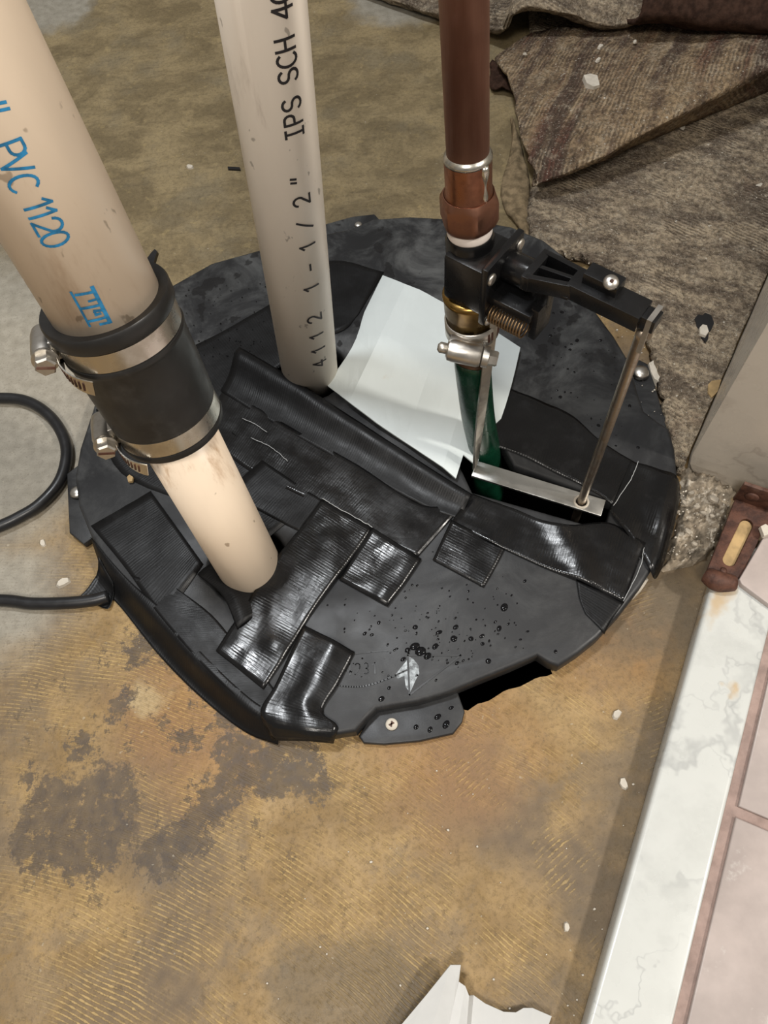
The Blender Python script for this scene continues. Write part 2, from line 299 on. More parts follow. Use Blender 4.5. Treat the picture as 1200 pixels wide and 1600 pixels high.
M = dict(
    floor=mat_floor(), lid=mat_lid(), tape=mat_tape('black duct tape', 0.17, 0.005, 0.26), tape_flat=mat_tape('black flat tape', 0.36, 0.005, 0.22),
    rubber=mat_plain('black rubber', (0.014, 0.0135, 0.013), 0.42, var=0.3, scale=40, bump=0.08, dirt=(0.05, 0.048, 0.045), dirtlo=.55, dirthi=.8),
    pvc_cream=mat_pvc('cream pvc', (0.88, 0.73, 0.565), (0.58, 0.42, 0.28), 1.0, 1.7),
    pvc_white=mat_pvc('white pvc', (0.87, 0.785, 0.68), (0.5, 0.43, 0.36), 1.3, 2.0),
    pvc_dirty=mat_pvc('smeared cream pvc', (0.84, 0.69, 0.53), (0.40, 0.23, 0.11), 1.0, 5.0, [(296, 706), (285, 722), (352, 716), (345, 735), (262, 742), (300, 700)]),
    ink_blue=mat_plain('blue ink', (0.016, 0.165, 0.34), 0.5, var=0.4, scale=200),
    ink_black=mat_plain('black ink', (0.018, 0.016, 0.018), 0.5, var=0.3, scale=200),
    copper=mat_copper(), copper_bright=mat_metal('bright copper', (0.36, 0.165, 0.10), 0.32, (0.19, 0.085, 0.055), 0.7),
    copper_nut=mat_metal('dull copper nut', (0.33, 0.165, 0.11), 0.42, (0.21, 0.10, 0.07), 0.6),
    solder=mat_metal('solder', (0.62, 0.60, 0.54), 0.28, (0.25, 0.25, 0.2), 0.5, 200),
    thread_tape=mat_plain('white thread tape', (0.78, 0.70, 0.64), 0.55, var=0.06),
    valve=mat_plain('black nylon', (0.006, 0.006, 0.0065), 0.27, var=0.3, scale=50, bump=0.05),
    steel=mat_metal('stainless steel', (0.70, 0.665, 0.60), 0.26, (0.42, 0.37, 0.29), 0.5, 60),
    steel_dull=mat_metal('dull zinc steel', (0.66, 0.63, 0.58), 0.36, (0.30, 0.26, 0.2), 0.45),
    steel_rod=mat_metal('brownish steel rod', (0.42, 0.355, 0.285), 0.34, (0.22, 0.16, 0.11), 0.5),
    alu=mat_metal('aluminium flat bar', (0.72, 0.72, 0.69), 0.36, (0.5, 0.5, 0.48), 0.4),
    strap=mat_metal('dull flat bar', (0.47, 0.44, 0.39), 0.4, (0.28, 0.24, 0.19), 0.5),
    brass=mat_metal('brass', (0.30, 0.19, 0.058), 0.30, (0.13, 0.075, 0.025), 0.8, 60),
    spring=mat_metal('rusty spring wire', (0.30, 0.2, 0.11), 0.45),
    dark_rust=mat_plain('brown rusty hose end', (0.085, 0.042, 0.022), 0.45, var=0.4, scale=90, bump=0.2),
    hose=mat_plain('green vinyl hose', (0.004, 0.034, 0.017), 0.26, var=0.3, scale=70, dirt=(0.012, 0.07, 0.04)),
    sheet=mat_plain('white vinyl sheet', (0.63, 0.685, 0.685), 0.33, var=0.035, scale=14, dirt=(0.52, 0.45, 0.34), dirtlo=.66, dirthi=.82, dscale=18),
    paper=mat_plain('white torn vinyl scrap', (0.50, 0.50, 0.485), 0.4, var=0.05, scale=20, dirt=(0.5, 0.45, 0.38), dirtlo=.68, dirthi=.8, dscale=30),
    marble=mat_marble('white veined marble', (0.575, 0.585, 0.555), (0.27, 0.275, 0.275), 1.0, (0.50, 0.32, 0.12)),
    jamb=mat_marble('aged stone jamb', (0.60, 0.545, 0.465), (0.34, 0.29, 0.24), 0.9),
    tile=mat_plain('blush ceramic tile', (0.43, 0.365, 0.335), 0.38, var=0.14, scale=22, bump=0.03, dirt=(0.58, 0.54, 0.50), dirtlo=.6, dirthi=.72, dscale=45),
    grout=mat_plain('mauve brown grout', (0.30, 0.215, 0.185), 0.85, var=0.2, scale=80, bump=0.5),
    carpet=mat_carpet('soiled carpet', False), backing=mat_carpet('carpet backing', True),
    carpet_dark=mat_plain('dark brown carpet pile', (0.042, 0.023, 0.016), 0.95, var=0.4, scale=150, bump=0.9, spec=0.1),
    pad=mat_plain('brown felt padding', (0.20, 0.15, 0.09), 0.95, var=0.4, scale=120, bump=0.9, spec=0.1),
    rust=mat_rust(), slot_wood=mat_plain('stained wood filler', (0.42, 0.285, 0.13), 0.6, var=0.3, scale=60, dirt=(0.5, 0.42, 0.3)),
    chip=mat_plain('white plaster', (0.56, 0.51, 0.43), 0.8, var=0.12, scale=120, bump=0.3),
    rubble=mat_plain('crumbled mortar', (0.235, 0.195, 0.145), 0.9, var=0.5, scale=110, bump=0.9, dirt=(0.56, 0.50, 0.41), dirtlo=.52, dirthi=.62, dscale=90, spec=0.2),
    black_scrap=mat_plain('black plastic scrap', (0.012, 0.012, 0.013), 0.35),
    cable=mat_plain('black rubber cable', (0.011, 0.011, 0.012), 0.38, var=0.2),
    basin=mat_plain('dark basin plastic', (0.008, 0.008, 0.008), 0.9, spec=0.1),
    fragment=mat_plain('dirty plaster', (0.40, 0.35, 0.28), 0.85, var=0.35, scale=150, bump=0.4),
    water=mat_water(), thread=mat_plain('pale tape thread and edge shine', (0.42, 0.43, 0.43), 0.4), painted_glint=mat_plain('pale painted glint', (0.30, 0.33, 0.345), 0.35, var=0.5, scale=260, dirt=(0.03, 0.03, 0.03), dirtlo=.5, dirthi=.6, dscale=200),
)

# ------------------------------------------------------------------ object helpers
def empty(name, loc, label, cat, group=None):
    o = bpy.data.objects.new(name, None); COL.objects.link(o); o.location = loc; o.empty_display_size = 0.02
    return tag(o, label, cat, group)
def tag(o, label=None, cat=None, group=None, kind=None):
    if label: o['label'] = label
    if cat: o['category'] = cat
    if group: o['group'] = group
    if kind: o['kind'] = kind
    return o
def root_loc(o):
    v = Vector((0, 0, 0))
    while o: v = v + o.location; o = o.parent
    return v
def obj(name, vf, mat, parent=None, smooth=True, uv=None, solid=0.0):
    verts, faces = vf
    me = bpy.data.meshes.new(name); me.from_pydata([tuple(v) for v in verts], [], faces); me.update()
    bm = bmesh.new(); bm.from_mesh(me); bmesh.ops.recalc_face_normals(bm, faces=bm.faces) if uv is None else None
    bm.to_mesh(me); bm.free()
    return link(name, me, mat, parent, smooth, uv, solid)
def link(name, me, mat, parent=None, smooth=True, uv=None, solid=0.0):
    me.materials.clear(); me.materials.append(M[mat] if isinstance(mat, str) else mat)
    if uv is not None:
        l = me.uv_layers.new(name='UVMap')
        for lp in me.loops: l.data[lp.index].uv = uv[lp.vertex_index]
    for p in me.polygons: p.use_smooth = bool(smooth)
    if smooth == 'auto':
        try: me.set_sharp_from_angle(angle=R(35))
        except Exception: pass
    o = bpy.data.objects.new(name, me); COL.objects.link(o)
    if parent:
        o.parent = parent; o.matrix_parent_inverse = Matrix.Translation(-root_loc(parent)) if parent.type == 'EMPTY' else Matrix.Identity(4)
    if solid:
        md = o.modifiers.new('thickness', 'SOLIDIFY'); md.thickness = solid; md.offset = -1
    return o
def join(*vfs):
    V, Fc = [], []
    for v, f in vfs:
        k = len(V); V += list(v); Fc += [tuple(i + k for i in q) for q in f]
    return V, Fc
def frame(a, hint=None):
    a = Vector(a).normalized()
    if hint is None: hint = -FW
    e1 = Vector(hint) - a * a.dot(Vector(hint)); e1.normalize(); return a, e1, a.cross(e1)
def lathe(prof, o, a, segs=48, hint=None, close=False, caps=True):
    """prof: (radius, distance along axis a from o)"""
    a, e1, e2 = frame(a, hint); V = []; Fc = []
    for r, s in prof:
        for i in range(segs):
            t = 2 * math.pi * i / segs
            V.append(Vector(o) + a * s + (e1 * math.cos(t) + e2 * math.sin(t)) * r)
    n = len(prof)
    for k in range(n - 1 + (1 if close else 0)):
        for i in range(segs):
            j = (i + 1) % segs; k2 = (k + 1) % n
            Fc.append((k * segs + i, k * segs + j, k2 * segs + j, k2 * segs + i))
    if caps and not close:
        Fc.append(tuple(range(segs - 1, -1, -1))); Fc.append(tuple((n - 1) * segs + i for i in range(segs)))
    return V, Fc
def cyl(p0, p1, r, segs=24, r2=None, bev=0.0, hint=None):
    p0, p1 = Vector(p0), Vector(p1); a = p1 - p0; L = a.length; r2 = r if r2 is None else r2
    pr = [(r, 0), (r2, L)] if not bev else [(r - bev, 0), (r, bev), (r2, L - bev), (r2 - bev, L)]
    return lathe(pr, p0, a, segs, hint or (a.orthogonal()))
def catmull(pts, n):
    pts = [Vector(p) for p in pts]; out = []
    q = [2 * pts[0] - pts[1]] + pts + [2 * pts[-1] - pts[-2]]
    for i in range(1, len(q) - 2):
        for k in range(n):
            t = k / n; a, b, c, d = q[i - 1], q[i], q[i + 1], q[i + 2]
            out.append(0.5 * ((2 * b) + (c - a) * t + (2 * a - 5 * b + 4 * c - d) * t * t + (3 * b - a - 3 * c + d) * t ** 3))
    out.append(pts[-1]); return out
def tube(pts, r, segs=14, rf=None):
    V = []; Fc = []; n = len(pts); e = None
    for i, p in enumerate(pts):
        d = (pts[min(i + 1, n - 1)] - pts[max(i - 1, 0)]).normalized()
        e = d.orthogonal().normalized() if e is None else (e - d * e.dot(d)).normalized()
        b = d.cross(e); rr = r if rf is None else rf(i / (n - 1))
        for k in range(segs):
            t = 2 * math.pi * k / segs; V.append(p + (e * math.cos(t) + b * math.sin(t)) * rr)
    for i in range(n - 1):
        for k in range(segs):
            j = (k + 1) % segs; Fc.append((i * segs + k, i * segs + j, (i + 1) * segs + j, (i + 1) * segs + k))
    Fc.append(tuple(range(segs - 1, -1, -1))); Fc.append(tuple((n - 1) * segs + k for k in range(segs)))
    return V, Fc
def sweep_flat(pts, wdirs, w, t):
    """flat strap: section w along wdir and t across it"""
    V = []; Fc = []; n = len(pts)
    for i, p in enumerate(pts):
        d = (pts[min(i + 1, n - 1)] - pts[max(i - 1, 0)]).normalized(); wd = wdirs[i] if isinstance(wdirs, list) else wdirs
        wd = (wd - d * d.dot(wd)).normalized(); nn = d.cross(wd)
        for a, b in ((-1, -1), (1, -1), (1, 1), (-1, 1)): V.append(p + wd * (a * w / 2) + nn * (b * t / 2))
    for i in range(n - 1):
        for k in range(4):
            j = (k + 1) % 4; Fc.append((i * 4 + k, i * 4 + j, i * 4 + 4 + j, i * 4 + 4 + k))
    Fc += [(3, 2, 1, 0), tuple((n - 1) * 4 + k for k in range(4))]; return V, Fc
def box(c, ex, ey, ez, bev=0.0):
    """box centred at c with half-axis vectors, chamfered"""
    bm = bmesh.new(); bmesh.ops.create_cube(bm, size=2.0)
    c, ex, ey, ez = map(Vector, (c, ex, ey, ez))
    for v in bm.verts: v.co = c + ex * v.co.x + ey * v.co.y + ez * v.co.z
    if bev: bmesh.ops.bevel(bm, geom=list(bm.edges), offset=bev, segments=2, affect='EDGES', profile=0.6)
    bm.verts.index_update(); r = ([v.co.copy() for v in bm.verts], [tuple(v.index for v in f.verts) for f in bm.faces]); bm.free(); return r
def slab(name, loops, z0, z1, mat, parent=None, bev=0.001):
    """flat plate with holes: loops[0] outline, the rest holes (world xy)"""
    cu = bpy.data.curves.new(name, 'CURVE'); cu.dimensions = '2D'; cu.fill_mode = 'BOTH'
    for lp in loops:
        s = cu.splines.new('POLY'); s.points.add(len(lp) - 1); s.use_cyclic_u = True
        for i, p in enumerate(lp): s.points[i].co = (p[0], p[1], 0, 1)
    cu.extrude = (z1 - z0) / 2 - bev; cu.bevel_depth = bev; cu.bevel_resolution = 2; cu.offset = -bev
    t = bpy.data.objects.new('tmp', cu); COL.objects.link(t)
    bpy.context.view_layer.update()
    me = bpy.data.meshes.new_from_object(t.evaluated_get(bpy.context.evaluated_depsgraph_get()))
    bpy.data.objects.remove(t); bpy.data.curves.remove(cu)
    for v in me.vertices: v.co.z += (z0 + z1) / 2
    bm = bmesh.new(); bm.from_mesh(me); bmesh.ops.remove_doubles(bm, verts=bm.verts, dist=0.00002); bm.to_mesh(me); bm.free()
    return link(name, me, mat, parent, 'auto')
def prism(poly, z0, z1, top=None):
    n = len(poly); V = [Vector((p[0], p[1], z0)) for p in poly] + [Vector((p[0], p[1], z1)) for p in (top or poly)]
    return V, [tuple(range(n - 1, -1, -1)), tuple(range(n, 2 * n))] + [(i, (i + 1) % n, n + (i + 1) % n, n + i) for i in range(n)]
def gridmesh(G):
    V = [p for row in G for p in row]; c = len(G[0])
    return V, [(i * c + j, i * c + j + 1, (i + 1) * c + j + 1, (i + 1) * c + j) for i in range(len(G) - 1) for j in range(c - 1)]
def dense(ctrl, nu, nv):
    rows = [catmull(r, nv) for r in ctrl]
    cols = [catmull([r[j] for r in rows], nu) for j in range(len(rows[0]))]
    return [[cols[j][i] for j in range(len(cols))] for i in range(len(cols[0]))]
def fbm(p, s, o=3): return noise.fractal(Vector(p) * s, 1.0, 2.0, o)

# ================================================================== SETTING
ZL = 0.018                                                     # top of the lid
U = (P(1099, 926) - P(906, 1600)).normalized(); Vd = Vector((U.y, -U.x, 0))   # along / across the door sill
# ---- floor with the round pit cut out
notch = [P(*q) for q in ((719, 1106), (726, 1114), (745, 1100), (762, 1096), (790, 1078), (812, 1073), (840, 1058), (858, 1056), (870, 1048))]
def pit_r(t):
    for a, b in zip(notch[:-1], notch[1:]):
        ta, tb_ = math.atan2(a.y, a.x) % 6.283185, math.atan2(b.y, b.x) % 6.283185
        if min(ta, tb_) <= t % 6.283185 <= max(ta, tb_): k = (t % 6.283185 - ta) / (tb_ - ta); return a.xy.length * (1 - k) + b.xy.length * k
    return 0.228
segs = 360; Vv = []; Fc = []
pit_c = Vector((0.0, 0.0, 0.0))
for rr in (0.228, 0.30, 0.5, 1.0, 2.2):
    for i in range(segs):
        t = 2 * math.pi * i / segs
        if rr == 0.228: rr_ = pit_r(t)
        else: rr_ = rr
        Vv.append(pit_c + Vector((math.cos(t), math.sin(t), 0)) * rr_)
for k in range(4):
    for i in range(segs): Fc.append((k * segs + i, k * segs + (i + 1) % segs, (k + 1) * segs + (i + 1) % segs, (k + 1) * segs + i))
fl = obj('floor', (Vv, Fc), 'floor'); tag(fl, kind='structure')
fl.data.flip_normals() if fl.data.polygons[0].normal.z < 0 else None
tag(obj('wall_pit', lathe([(0.275, -0.0005), (0.265, -0.0008), (0.250, -0.42), (0.0005, -0.42)], (0, 0, 0), (0, 0, 1), 64, hint=(1, 0, 0), caps=False), 'basin'),
    kind='structure')

# ---- stone jamb of the doorway and the wall behind it
J0 = P(1064, 742); WT = 0.125
_c, _s = math.cos(R(-4.5)), math.sin(R(-4.5)); UW = Vector((U.x * _c - U.y * _s, U.x * _s + U.y * _c, 0))
def jamb_pt(a, b, z): return J0 + Vd * a + UW * b + Vector((0, 0, z))
zs = [0.0, 0.004, 0.010, 0.018, 0.030, 0.10, 0.3, 0.8, 1.9]
V_, F_ = [], []
for z in zs:
    k = max(0.0, 1 - z / 0.03) ** 2
    for a, b in ((0.012 * k, 0.004 * k), (0.03, 0.0015 * k), (0.07, 0.0), (WT, 0.0), (WT, 0.9), (0.0, 0.9), (0.0, 0.02), (0.0025 * k, 0.008)):
        V_.append(jamb_pt(a, b, z))
for k in range(len(zs) - 1):
    for i in range(8): F_.append((k * 8 + i, k * 8 + (i + 1) % 8, k * 8 + 8 + (i + 1) % 8, k * 8 + 8 + i))
F_.append(tuple((len(zs) - 1) * 8 + i for i in range(8)))
tag(obj('wall_right', (V_, F_), 'jamb', smooth=False), kind='structure')

# ---- marble sill
def line_pt(a, b, k): return a + (b - a) * k
s0, s1 = P(906, 1600), P(1099, 926); g0, g1 = P(1053, 1600, .02), P(1193, 1022, .02)
g0.z = g1.z = 0
W0 = (g0 - s0).dot(Vd); W1 = (g1 - s0).dot(Vd); WS = (W0 + W1) / 2
Lend = (P(1111, 880) - s0).dot(U)
sill = [s0 - U * 0.35, s0 + U * Lend, s0 + U * (Lend + 0.02) + Vd * 0.03, s0 + U * (Lend + 0.028) + Vd * WS, s0 - U * 0.35 + Vd * WS]
tag(slab('marble_threshold', [[(p.x, p.y) for p in sill]], 0.0, 0.020, 'marble', bev=0.003),
    'white grey-veined marble door sill along the right edge', 'sill')
# ---- tiled floor beyond it, each tile its own piece
gb = s0 - U * 0.4 + Vd * (WS - 0.0005)
poly = [gb, gb + U * 0.9, gb + U * 0.9 + Vd * 0.7, gb + Vd * 0.7]
tf = obj('floor_tiled', prism([(p.x, p.y) for p in poly], 0.0, 0.0165), 'grout', smooth=False); tag(tf, kind='structure')
cross = (P(1161, 1272, .019) - s0).dot(U); TS = 0.22; GW = 0.007
for i in range(-3, 2):
    for j in range(2):
        a0 = cross + GW / 2 + i * TS; b0 = WS + GW + j * TS
        q = [s0 + U * a0 + Vd * b0, s0 + U * (a0 + TS - GW) + Vd * b0, s0 + U * (a0 + TS - GW) + Vd * (b0 + TS - GW), s0 + U * a0 + Vd * (b0 + TS - GW)]
        if i == 1: q[1] = q[0] + U * 0.12; q[2] = q[3] + U * 0.12
        slab('tile', [[(p.x, p.y) for p in q]], 0.0155, 0.0192, 'tile', tf, bev=0.0012)

# ================================================================== LID
lid_px = [(562, 350), (582, 341), (640, 337), (700, 340), (760, 346), (800, 353), (850, 374), (895, 410), (933, 488), (960, 524), (979, 556), (990, 585),
          (998, 615), (1007, 641), (1028, 657), (1046, 668), (1055, 700), (1059, 740), (1058, 785), (1048, 830), (1030, 872), (1003, 915), (970, 958),
          (935, 996), (905, 1020), (873, 1041), (858, 1036), (840, 1024), (800, 1042), (753, 1061), (700, 1083), (653, 1097), (610, 1104), (588, 1108), (572, 1124), (556, 1143),
          (520, 1149), (480, 1147), (430, 1134), (390, 1112), (340, 1068), (290, 1020), (240, 965), (200, 920), (165, 880), (140, 835), (122, 790), (116, 745), (124, 700),
          (150, 620), (185, 545), (225, 490), (266, 446), (330, 410), (420, 385), (500, 366), (540, 358)]
LID = [P(x, y, ZL) for x, y in lid_px]; LID2 = [Vector((p.x, p.y)) for p in LID]
def lid_sd(x, y):
    """signed distance to the lid outline, negative inside"""
    p = Vector((x, y)); d = 1e9; ins = False; n = len(LID2)
    for i in range(n):
        a, b = LID2[i], LID2[(i + 1) % n]; ab = b - a
        t = max(0, min(1, (p - a).dot(ab) / ab.length_squared)); d = min(d, (p - (a + ab * t)).length)
        if (a.y > y) != (b.y > y) and x < (b.x - a.x) * (y - a.y) / (b.y - a.y) + a.x: ins = not ins
    return -d if ins else d
def lid_z(x, y):
    d = lid_sd(x, y)
    if d < -0.003: return ZL
    t = min(1, max(0, (d + 0.003) / 0.016)); return ZL * (1 - t * t * (3 - 2 * t)) + 0.0006 * t

lid = empty('sump_cover', (0, 0, 0), 'round black plastic sump pit lid patched all over with black tape', 'lid')
def circ(c, r, n=28, sx=1.0): return [(c.x + math.cos(2 * math.pi * i / n) * r * sx, c.y + math.sin(2 * math.pi * i / n) * r) for i in range(n)]
bigC = P(389, 882, ZL); midC = P(484, 578, ZL)
slot = [P(*q, ZL) for q in ((712, 712), (742, 672), (775, 676), (803, 728), (957, 783), (944, 826), (738, 768))]
slab('lid_plate', [[(p.x, p.y) for p in LID], circ(bigC, 0.0305), circ(midC, 0.031), [(p.x, p.y) for p in slot]], 0.0008, ZL, 'lid', lid, bev=0.0034)
# low flanges at the four screw recesses
def tab(pts, z1, name='screw_flange'):
    q = [P(x, y, z1) for x, y in pts]; return slab(name, [[(p.x, p.y) for p in q]], 0.0006, z1, 'lid', lid, bev=0.0012)
tab([(560, 1150), (590, 1100), (650, 1088), (712, 1072), (726, 1112), (722, 1128), (708, 1146), (655, 1158), (600, 1163), (568, 1161)], 0.0065)
tab([(968, 556), (1000, 562), (1012, 568), (1024, 602), (1034, 638), (1052, 680), (1030, 690), (980, 640)], 0.0065)
tab([(500, 352), (550, 338), (585, 334), (600, 350), (560, 362), (510, 372)], 0.0065)
tab([(104, 740), (130, 720), (160, 760), (160, 830), (130, 850), (108, 832)], 0.008)
scw = P(612, 1132, 0.0065)
s_ = obj('flange_screw', lathe([(0.0034, 0), (0.0044, 0.0006), (0.0042, 0.0014), (0.003, 0.0019), (0.0001, 0.002)], scw, (0, 0, 1), 20, hint=(1, 0, 0)), 'chip', lid); s_['label'] = 'pale round screw head'
cr = join(box(scw + Vector((0, 0, .0021)), (0.0019, 0.0006, 0), (-0.0002, 0.0005, 0), (0, 0, .0003)), box(scw + Vector((0, 0, .0021)), (0.0005, -0.0002, 0), (0.0006, 0.0019, 0), (0, 0, .0003)))
obj('screw_recess', cr, 'rust', s_, smooth=False)
scw = P(1000, 584, 0.0075)
obj('flange_screw', lathe([(0.006, 0), (0.0075, 0.001), (0.006, 0.004), (0.002, 0.0055), (0.0001, 0.0056)], scw, (0, 0, 1), 20, hint=(1, 0, 0)), 'steel_dull', lid)
scw = P(121, 770, 0.009)
obj('flange_screw', lathe([(0.005, 0), (0.006, 0.001), (0.005, 0.003), (0.002, 0.004), (0.0001, 0.0041)], scw, (0, 0, 1), 20, hint=(1, 0, 0)), 'steel_dull', lid)
scw = P(560, 352, 0.0065)
obj('flange_screw', lathe([(0.003, 0), (0.004, 0.0006), (0.003, 0.0019), (0.0001, 0.002)], scw, (0, 0, 1), 20, hint=(1, 0, 0)), 'steel_dull', lid)
# moulded marks on the lid: arc, triangle and a number
def flat_stroke(pts, w, z, h=0.0004):
    V, Fc = [], []
    for a, b in zip(pts[:-1], pts[1:]):
        a = Vector((a[0], a[1], 0)); b = Vector((b[0], b[1], 0)); d = (b - a)
        if d.length < 1e-7: continue
        d.normalize(); s = Vector((-d.y, d.x, 0)) * w / 2; a = a - d * w * .3; b = b + d * w * .3; k = len(V)
        V += [a - s, b - s, b + s, a + s]; V += [v + Vector((0, 0, h)) for v in V[k:k + 4]]
        Fc += [(k + 4, k + 5, k + 6, k + 7), (k, k + 1, k + 5, k + 4), (k + 1, k + 2, k + 6, k + 5), (k + 2, k + 3, k + 7, k + 6), (k + 3, k, k + 4, k + 7)]
    return [v + Vector((0, 0, z)) for v in V], Fc
arc = [P(x, y, ZL) for x, y in ((505, 1058), (520, 1069), (545, 1073), (570, 1072), (600, 1063), (636, 1047))]
arc = [(p.x, p.y) for p in catmull(arc, 6)]
tri = [(p.x, p.y) for p in (P(637, 1024, ZL), P(640, 1086, ZL), P(720, 1024, ZL), P(637, 1024, ZL))]
arc2 = [(p.x, p.y) for p in (P(555, 1022, ZL), P(580, 1019, ZL), P(606, 1017, ZL))]
obj('moulded_mark', join(flat_stroke(arc, .0011, ZL), flat_stroke(tri, .0013, ZL), flat_stroke(arc2, .0007, ZL)), 'rubber', lid, smooth=False)

q = [P(*q, ZL) for q in ((634, 1034), (639, 1026), (646, 1030), (654, 1040), (655, 1052), (648, 1066), (641, 1082), (634, 1074), (632, 1056), (622, 1060), (616, 1056))]  # pale flat patch painted in place of a water glint
r_ = obj('glint_patch', prism([(p.x, p.y) for p in q], ZL - .0004, ZL + .00012), 'painted_glint', lid, smooth=False); r_['label'] = 'pale water glint painted on the lid'

# ---- stroke lettering
def arcp(cx, cy, rx, ry, a0, a1, n=10): return [(cx + rx * math.cos(R(a0 + (a1 - a0) * i / n)), cy + ry * math.sin(R(a0 + (a1 - a0) * i / n))) for i in range(n + 1)]
GL = {
 '4': [[(.46, 0), (.46, 1), (0, .34), (.66, .34)]], '1': [[(.08, .76), (.32, 1), (.32, 0)]],
 '2': [arcp(.31, .70, .30, .30, 165, -35, 12) + [(0, 0), (.64, 0)]], '0': [arcp(.32, .5, .31, .5, 0, 360, 20)],
 '3': [arcp(.28, .75, .27, .25, 150, -90, 10) + arcp(.28, .25, .3, .25, 90, -150, 10)],
 '-': [[(.08, .5), (.58, .5)]], '/': [[(0, 0), (.62, 1)]], '"': [[(.2, 1), (.14, .72)], [(.46, 1), (.4, .72)]],
 'I': [[(.32, 0), (.32, 1)], [(.1, 0), (.54, 0)], [(.1, 1), (.54, 1)]], 'P': [[(.06, 0), (.06, 1), (.36, 1)] + arcp(.36, .74, .26, .26, 90, -90, 8) + [(.06, .48)]],
 'S': [arcp(.32, .75, .29, .25, 25, 270, 12) + arcp(.32, .25, .31, .25, 90, -155, 12)],
 'C': [arcp(.38, .5, .36, .5, 50, 310, 16)], 'H': [[(.04, 0), (.04, 1)], [(.6, 0), (.6, 1)], [(.04, .52), (.6, .52)]],
 'V': [[(0, 1), (.32, 0), (.64, 1)]], 'F': [[(.06, 0), (.06, 1), (.62, 1)], [(.06, .52), (.5, .52)]],
}
a0 = P(541, 1047, ZL); a1 = P(583, 1045, ZL); dx = (a1 - a0).normalized(); dy = Vector((-dx.y, dx.x, 0)); parts = []
for i, ch in enumerate('4231'):
    b = a0 + dx * i * 0.0062 - dy * 0.0035
    for st in GL[ch]: parts.append(flat_stroke([((b + dx * x * .006 + dy * y * .008).x, (b + dx * x * .006 + dy * y * .008).y) for x, y in st], .0008, ZL, .0003))
obj('moulded_number', join(*parts), 'rubber', lid, smooth=False)

class Pipe:
    def __init__(s, p0, p1, r):
        s.o = Vector(p0); s.L = (Vector(p1) - s.o).length; s.a, s.e1, s.e2 = frame(Vector(p1) - s.o); s.r = r
    def at(s, t, th, dr=0.0): return s.o + s.a * t + (s.e1 * math.cos(th) + s.e2 * math.sin(th)) * (s.r + dr)
    def hit(s, px, py):
        v = ray(px, py); w = CAM - s.o; v_ = v - s.a * v.dot(s.a); w_ = w - s.a * w.dot(s.a)
        A = v_.dot(v_); B = 2 * v_.dot(w_); C_ = w_.dot(w_) - s.r ** 2; q = max(0, B * B - 4 * A * C_)
        p = CAM + v * ((-B - math.sqrt(q)) / (2 * A)) - s.o; t = p.dot(s.a)
        return t, math.atan2(p.dot(s.e2), p.dot(s.e1))
    def stroke(s, pts, w, dr=0.00018):
        """pts as (along, arc length); a ribbon wrapped on the pipe"""
        V, Fc = [], []
        for (x0, y0), (x1, y1) in zip(pts[:-1], pts[1:]):
            L = math.hypot(x1 - x0, y1 - y0)
            if L < 1e-7: continue
            ux, uy = (x1 - x0) / L, (y1 - y0) / L; x0 -= ux * w * .35; y0 -= uy * w * .35; x1 += ux * w * .35; y1 += uy * w * .35
            n = max(1, int(L / .0015)); k = len(V)
            for i in range(n + 1):
                x = x0 + (x1 - x0) * i / n; y = y0 + (y1 - y0) * i / n
                for sg in (-1, 1): V.append(s.at(x - uy * sg * w / 2, (y + ux * sg * w / 2) / s.r, dr))
            Fc += [(k + 2 * i, k + 2 * i + 1, k + 2 * i + 3, k + 2 * i + 2) for i in range(n)]
        return V, Fc
    def text(s, items, hgt, wid, w, sx, sy):
        """items (char, px, py): glyph centred on that photo point; sx, sy map glyph axes to +-along, +-around"""
        out = []
        for it in items:
            t, th = s.hit(it[1], it[2]); y0 = th * s.r
            for st in GL[it[0]]: out.append(s.stroke([(t + sx * (x - .32) * wid, y0 + sy * (y - .5) * hgt) for x, y in st], w))
        return join(*out)
def pipe_tube(p, t0, t1, wall=0.004):
    return lathe([(p.r - wall, t0), (p.r, t0), (p.r, t1), (p.r - wall, t1)], p.o, p.a, 64, hint=p.e1, close=True)

# ================================================================== BIG PVC PIPE WITH COUPLING
b0 = Vector((bigC.x, bigC.y, ZL)); b1 = D(142, 430, 0.387); ax = (b1 - b0).normalized()
BIG = empty('discharge_pipe', (b0.x, b0.y, 0), 'cream plastic pipe joined by black rubber coupling with two steel clamps', 'pipe')
low = Pipe(b0 - ax * 0.06, b0, 0.0238); up = Pipe(b0, b1, 0.0292)
tS = near_axis(161, 466, b0, ax); tE = near_axis(273, 662, b0, ax); CL = tS - tE
lowp = Pipe(b0 - ax * 0.06, b0 + ax * (tE + 0.02), 0.0238)
obj('lower_pipe', pipe_tube(lowp, 0, lowp.L), 'pvc_dirty', BIG)
tops = b0.z + ax.z * 0.5
u_obj = obj('upper_pipe', lathe([(up.r, tS - 0.03), (up.r, 0.62), (up.r - .004, 0.62), (up.r - .004, tS - 0.03)], b0, ax, 72, hint=up.e1, close=True), 'pvc_cream', BIG)
for word, items in (('PVC', [(15, 234), (25, 258), (36, 286)]), ('1120', [(60, 322), (67, 336), (76, 354), (86, 374)]), ('"', [(-12, 173)])):
    t_ = obj('printed_lettering', up.text([(c, *q) for c, q in zip(word, items)], 0.0120, 0.0096, 0.00125, -1, 1), 'ink_blue', u_obj); t_['label'] = 'blue printed lettering ' + word
def lg(x, y): t, th = up.hit(90 + x / 12, 430 + y / 12); return (t, th * up.r)
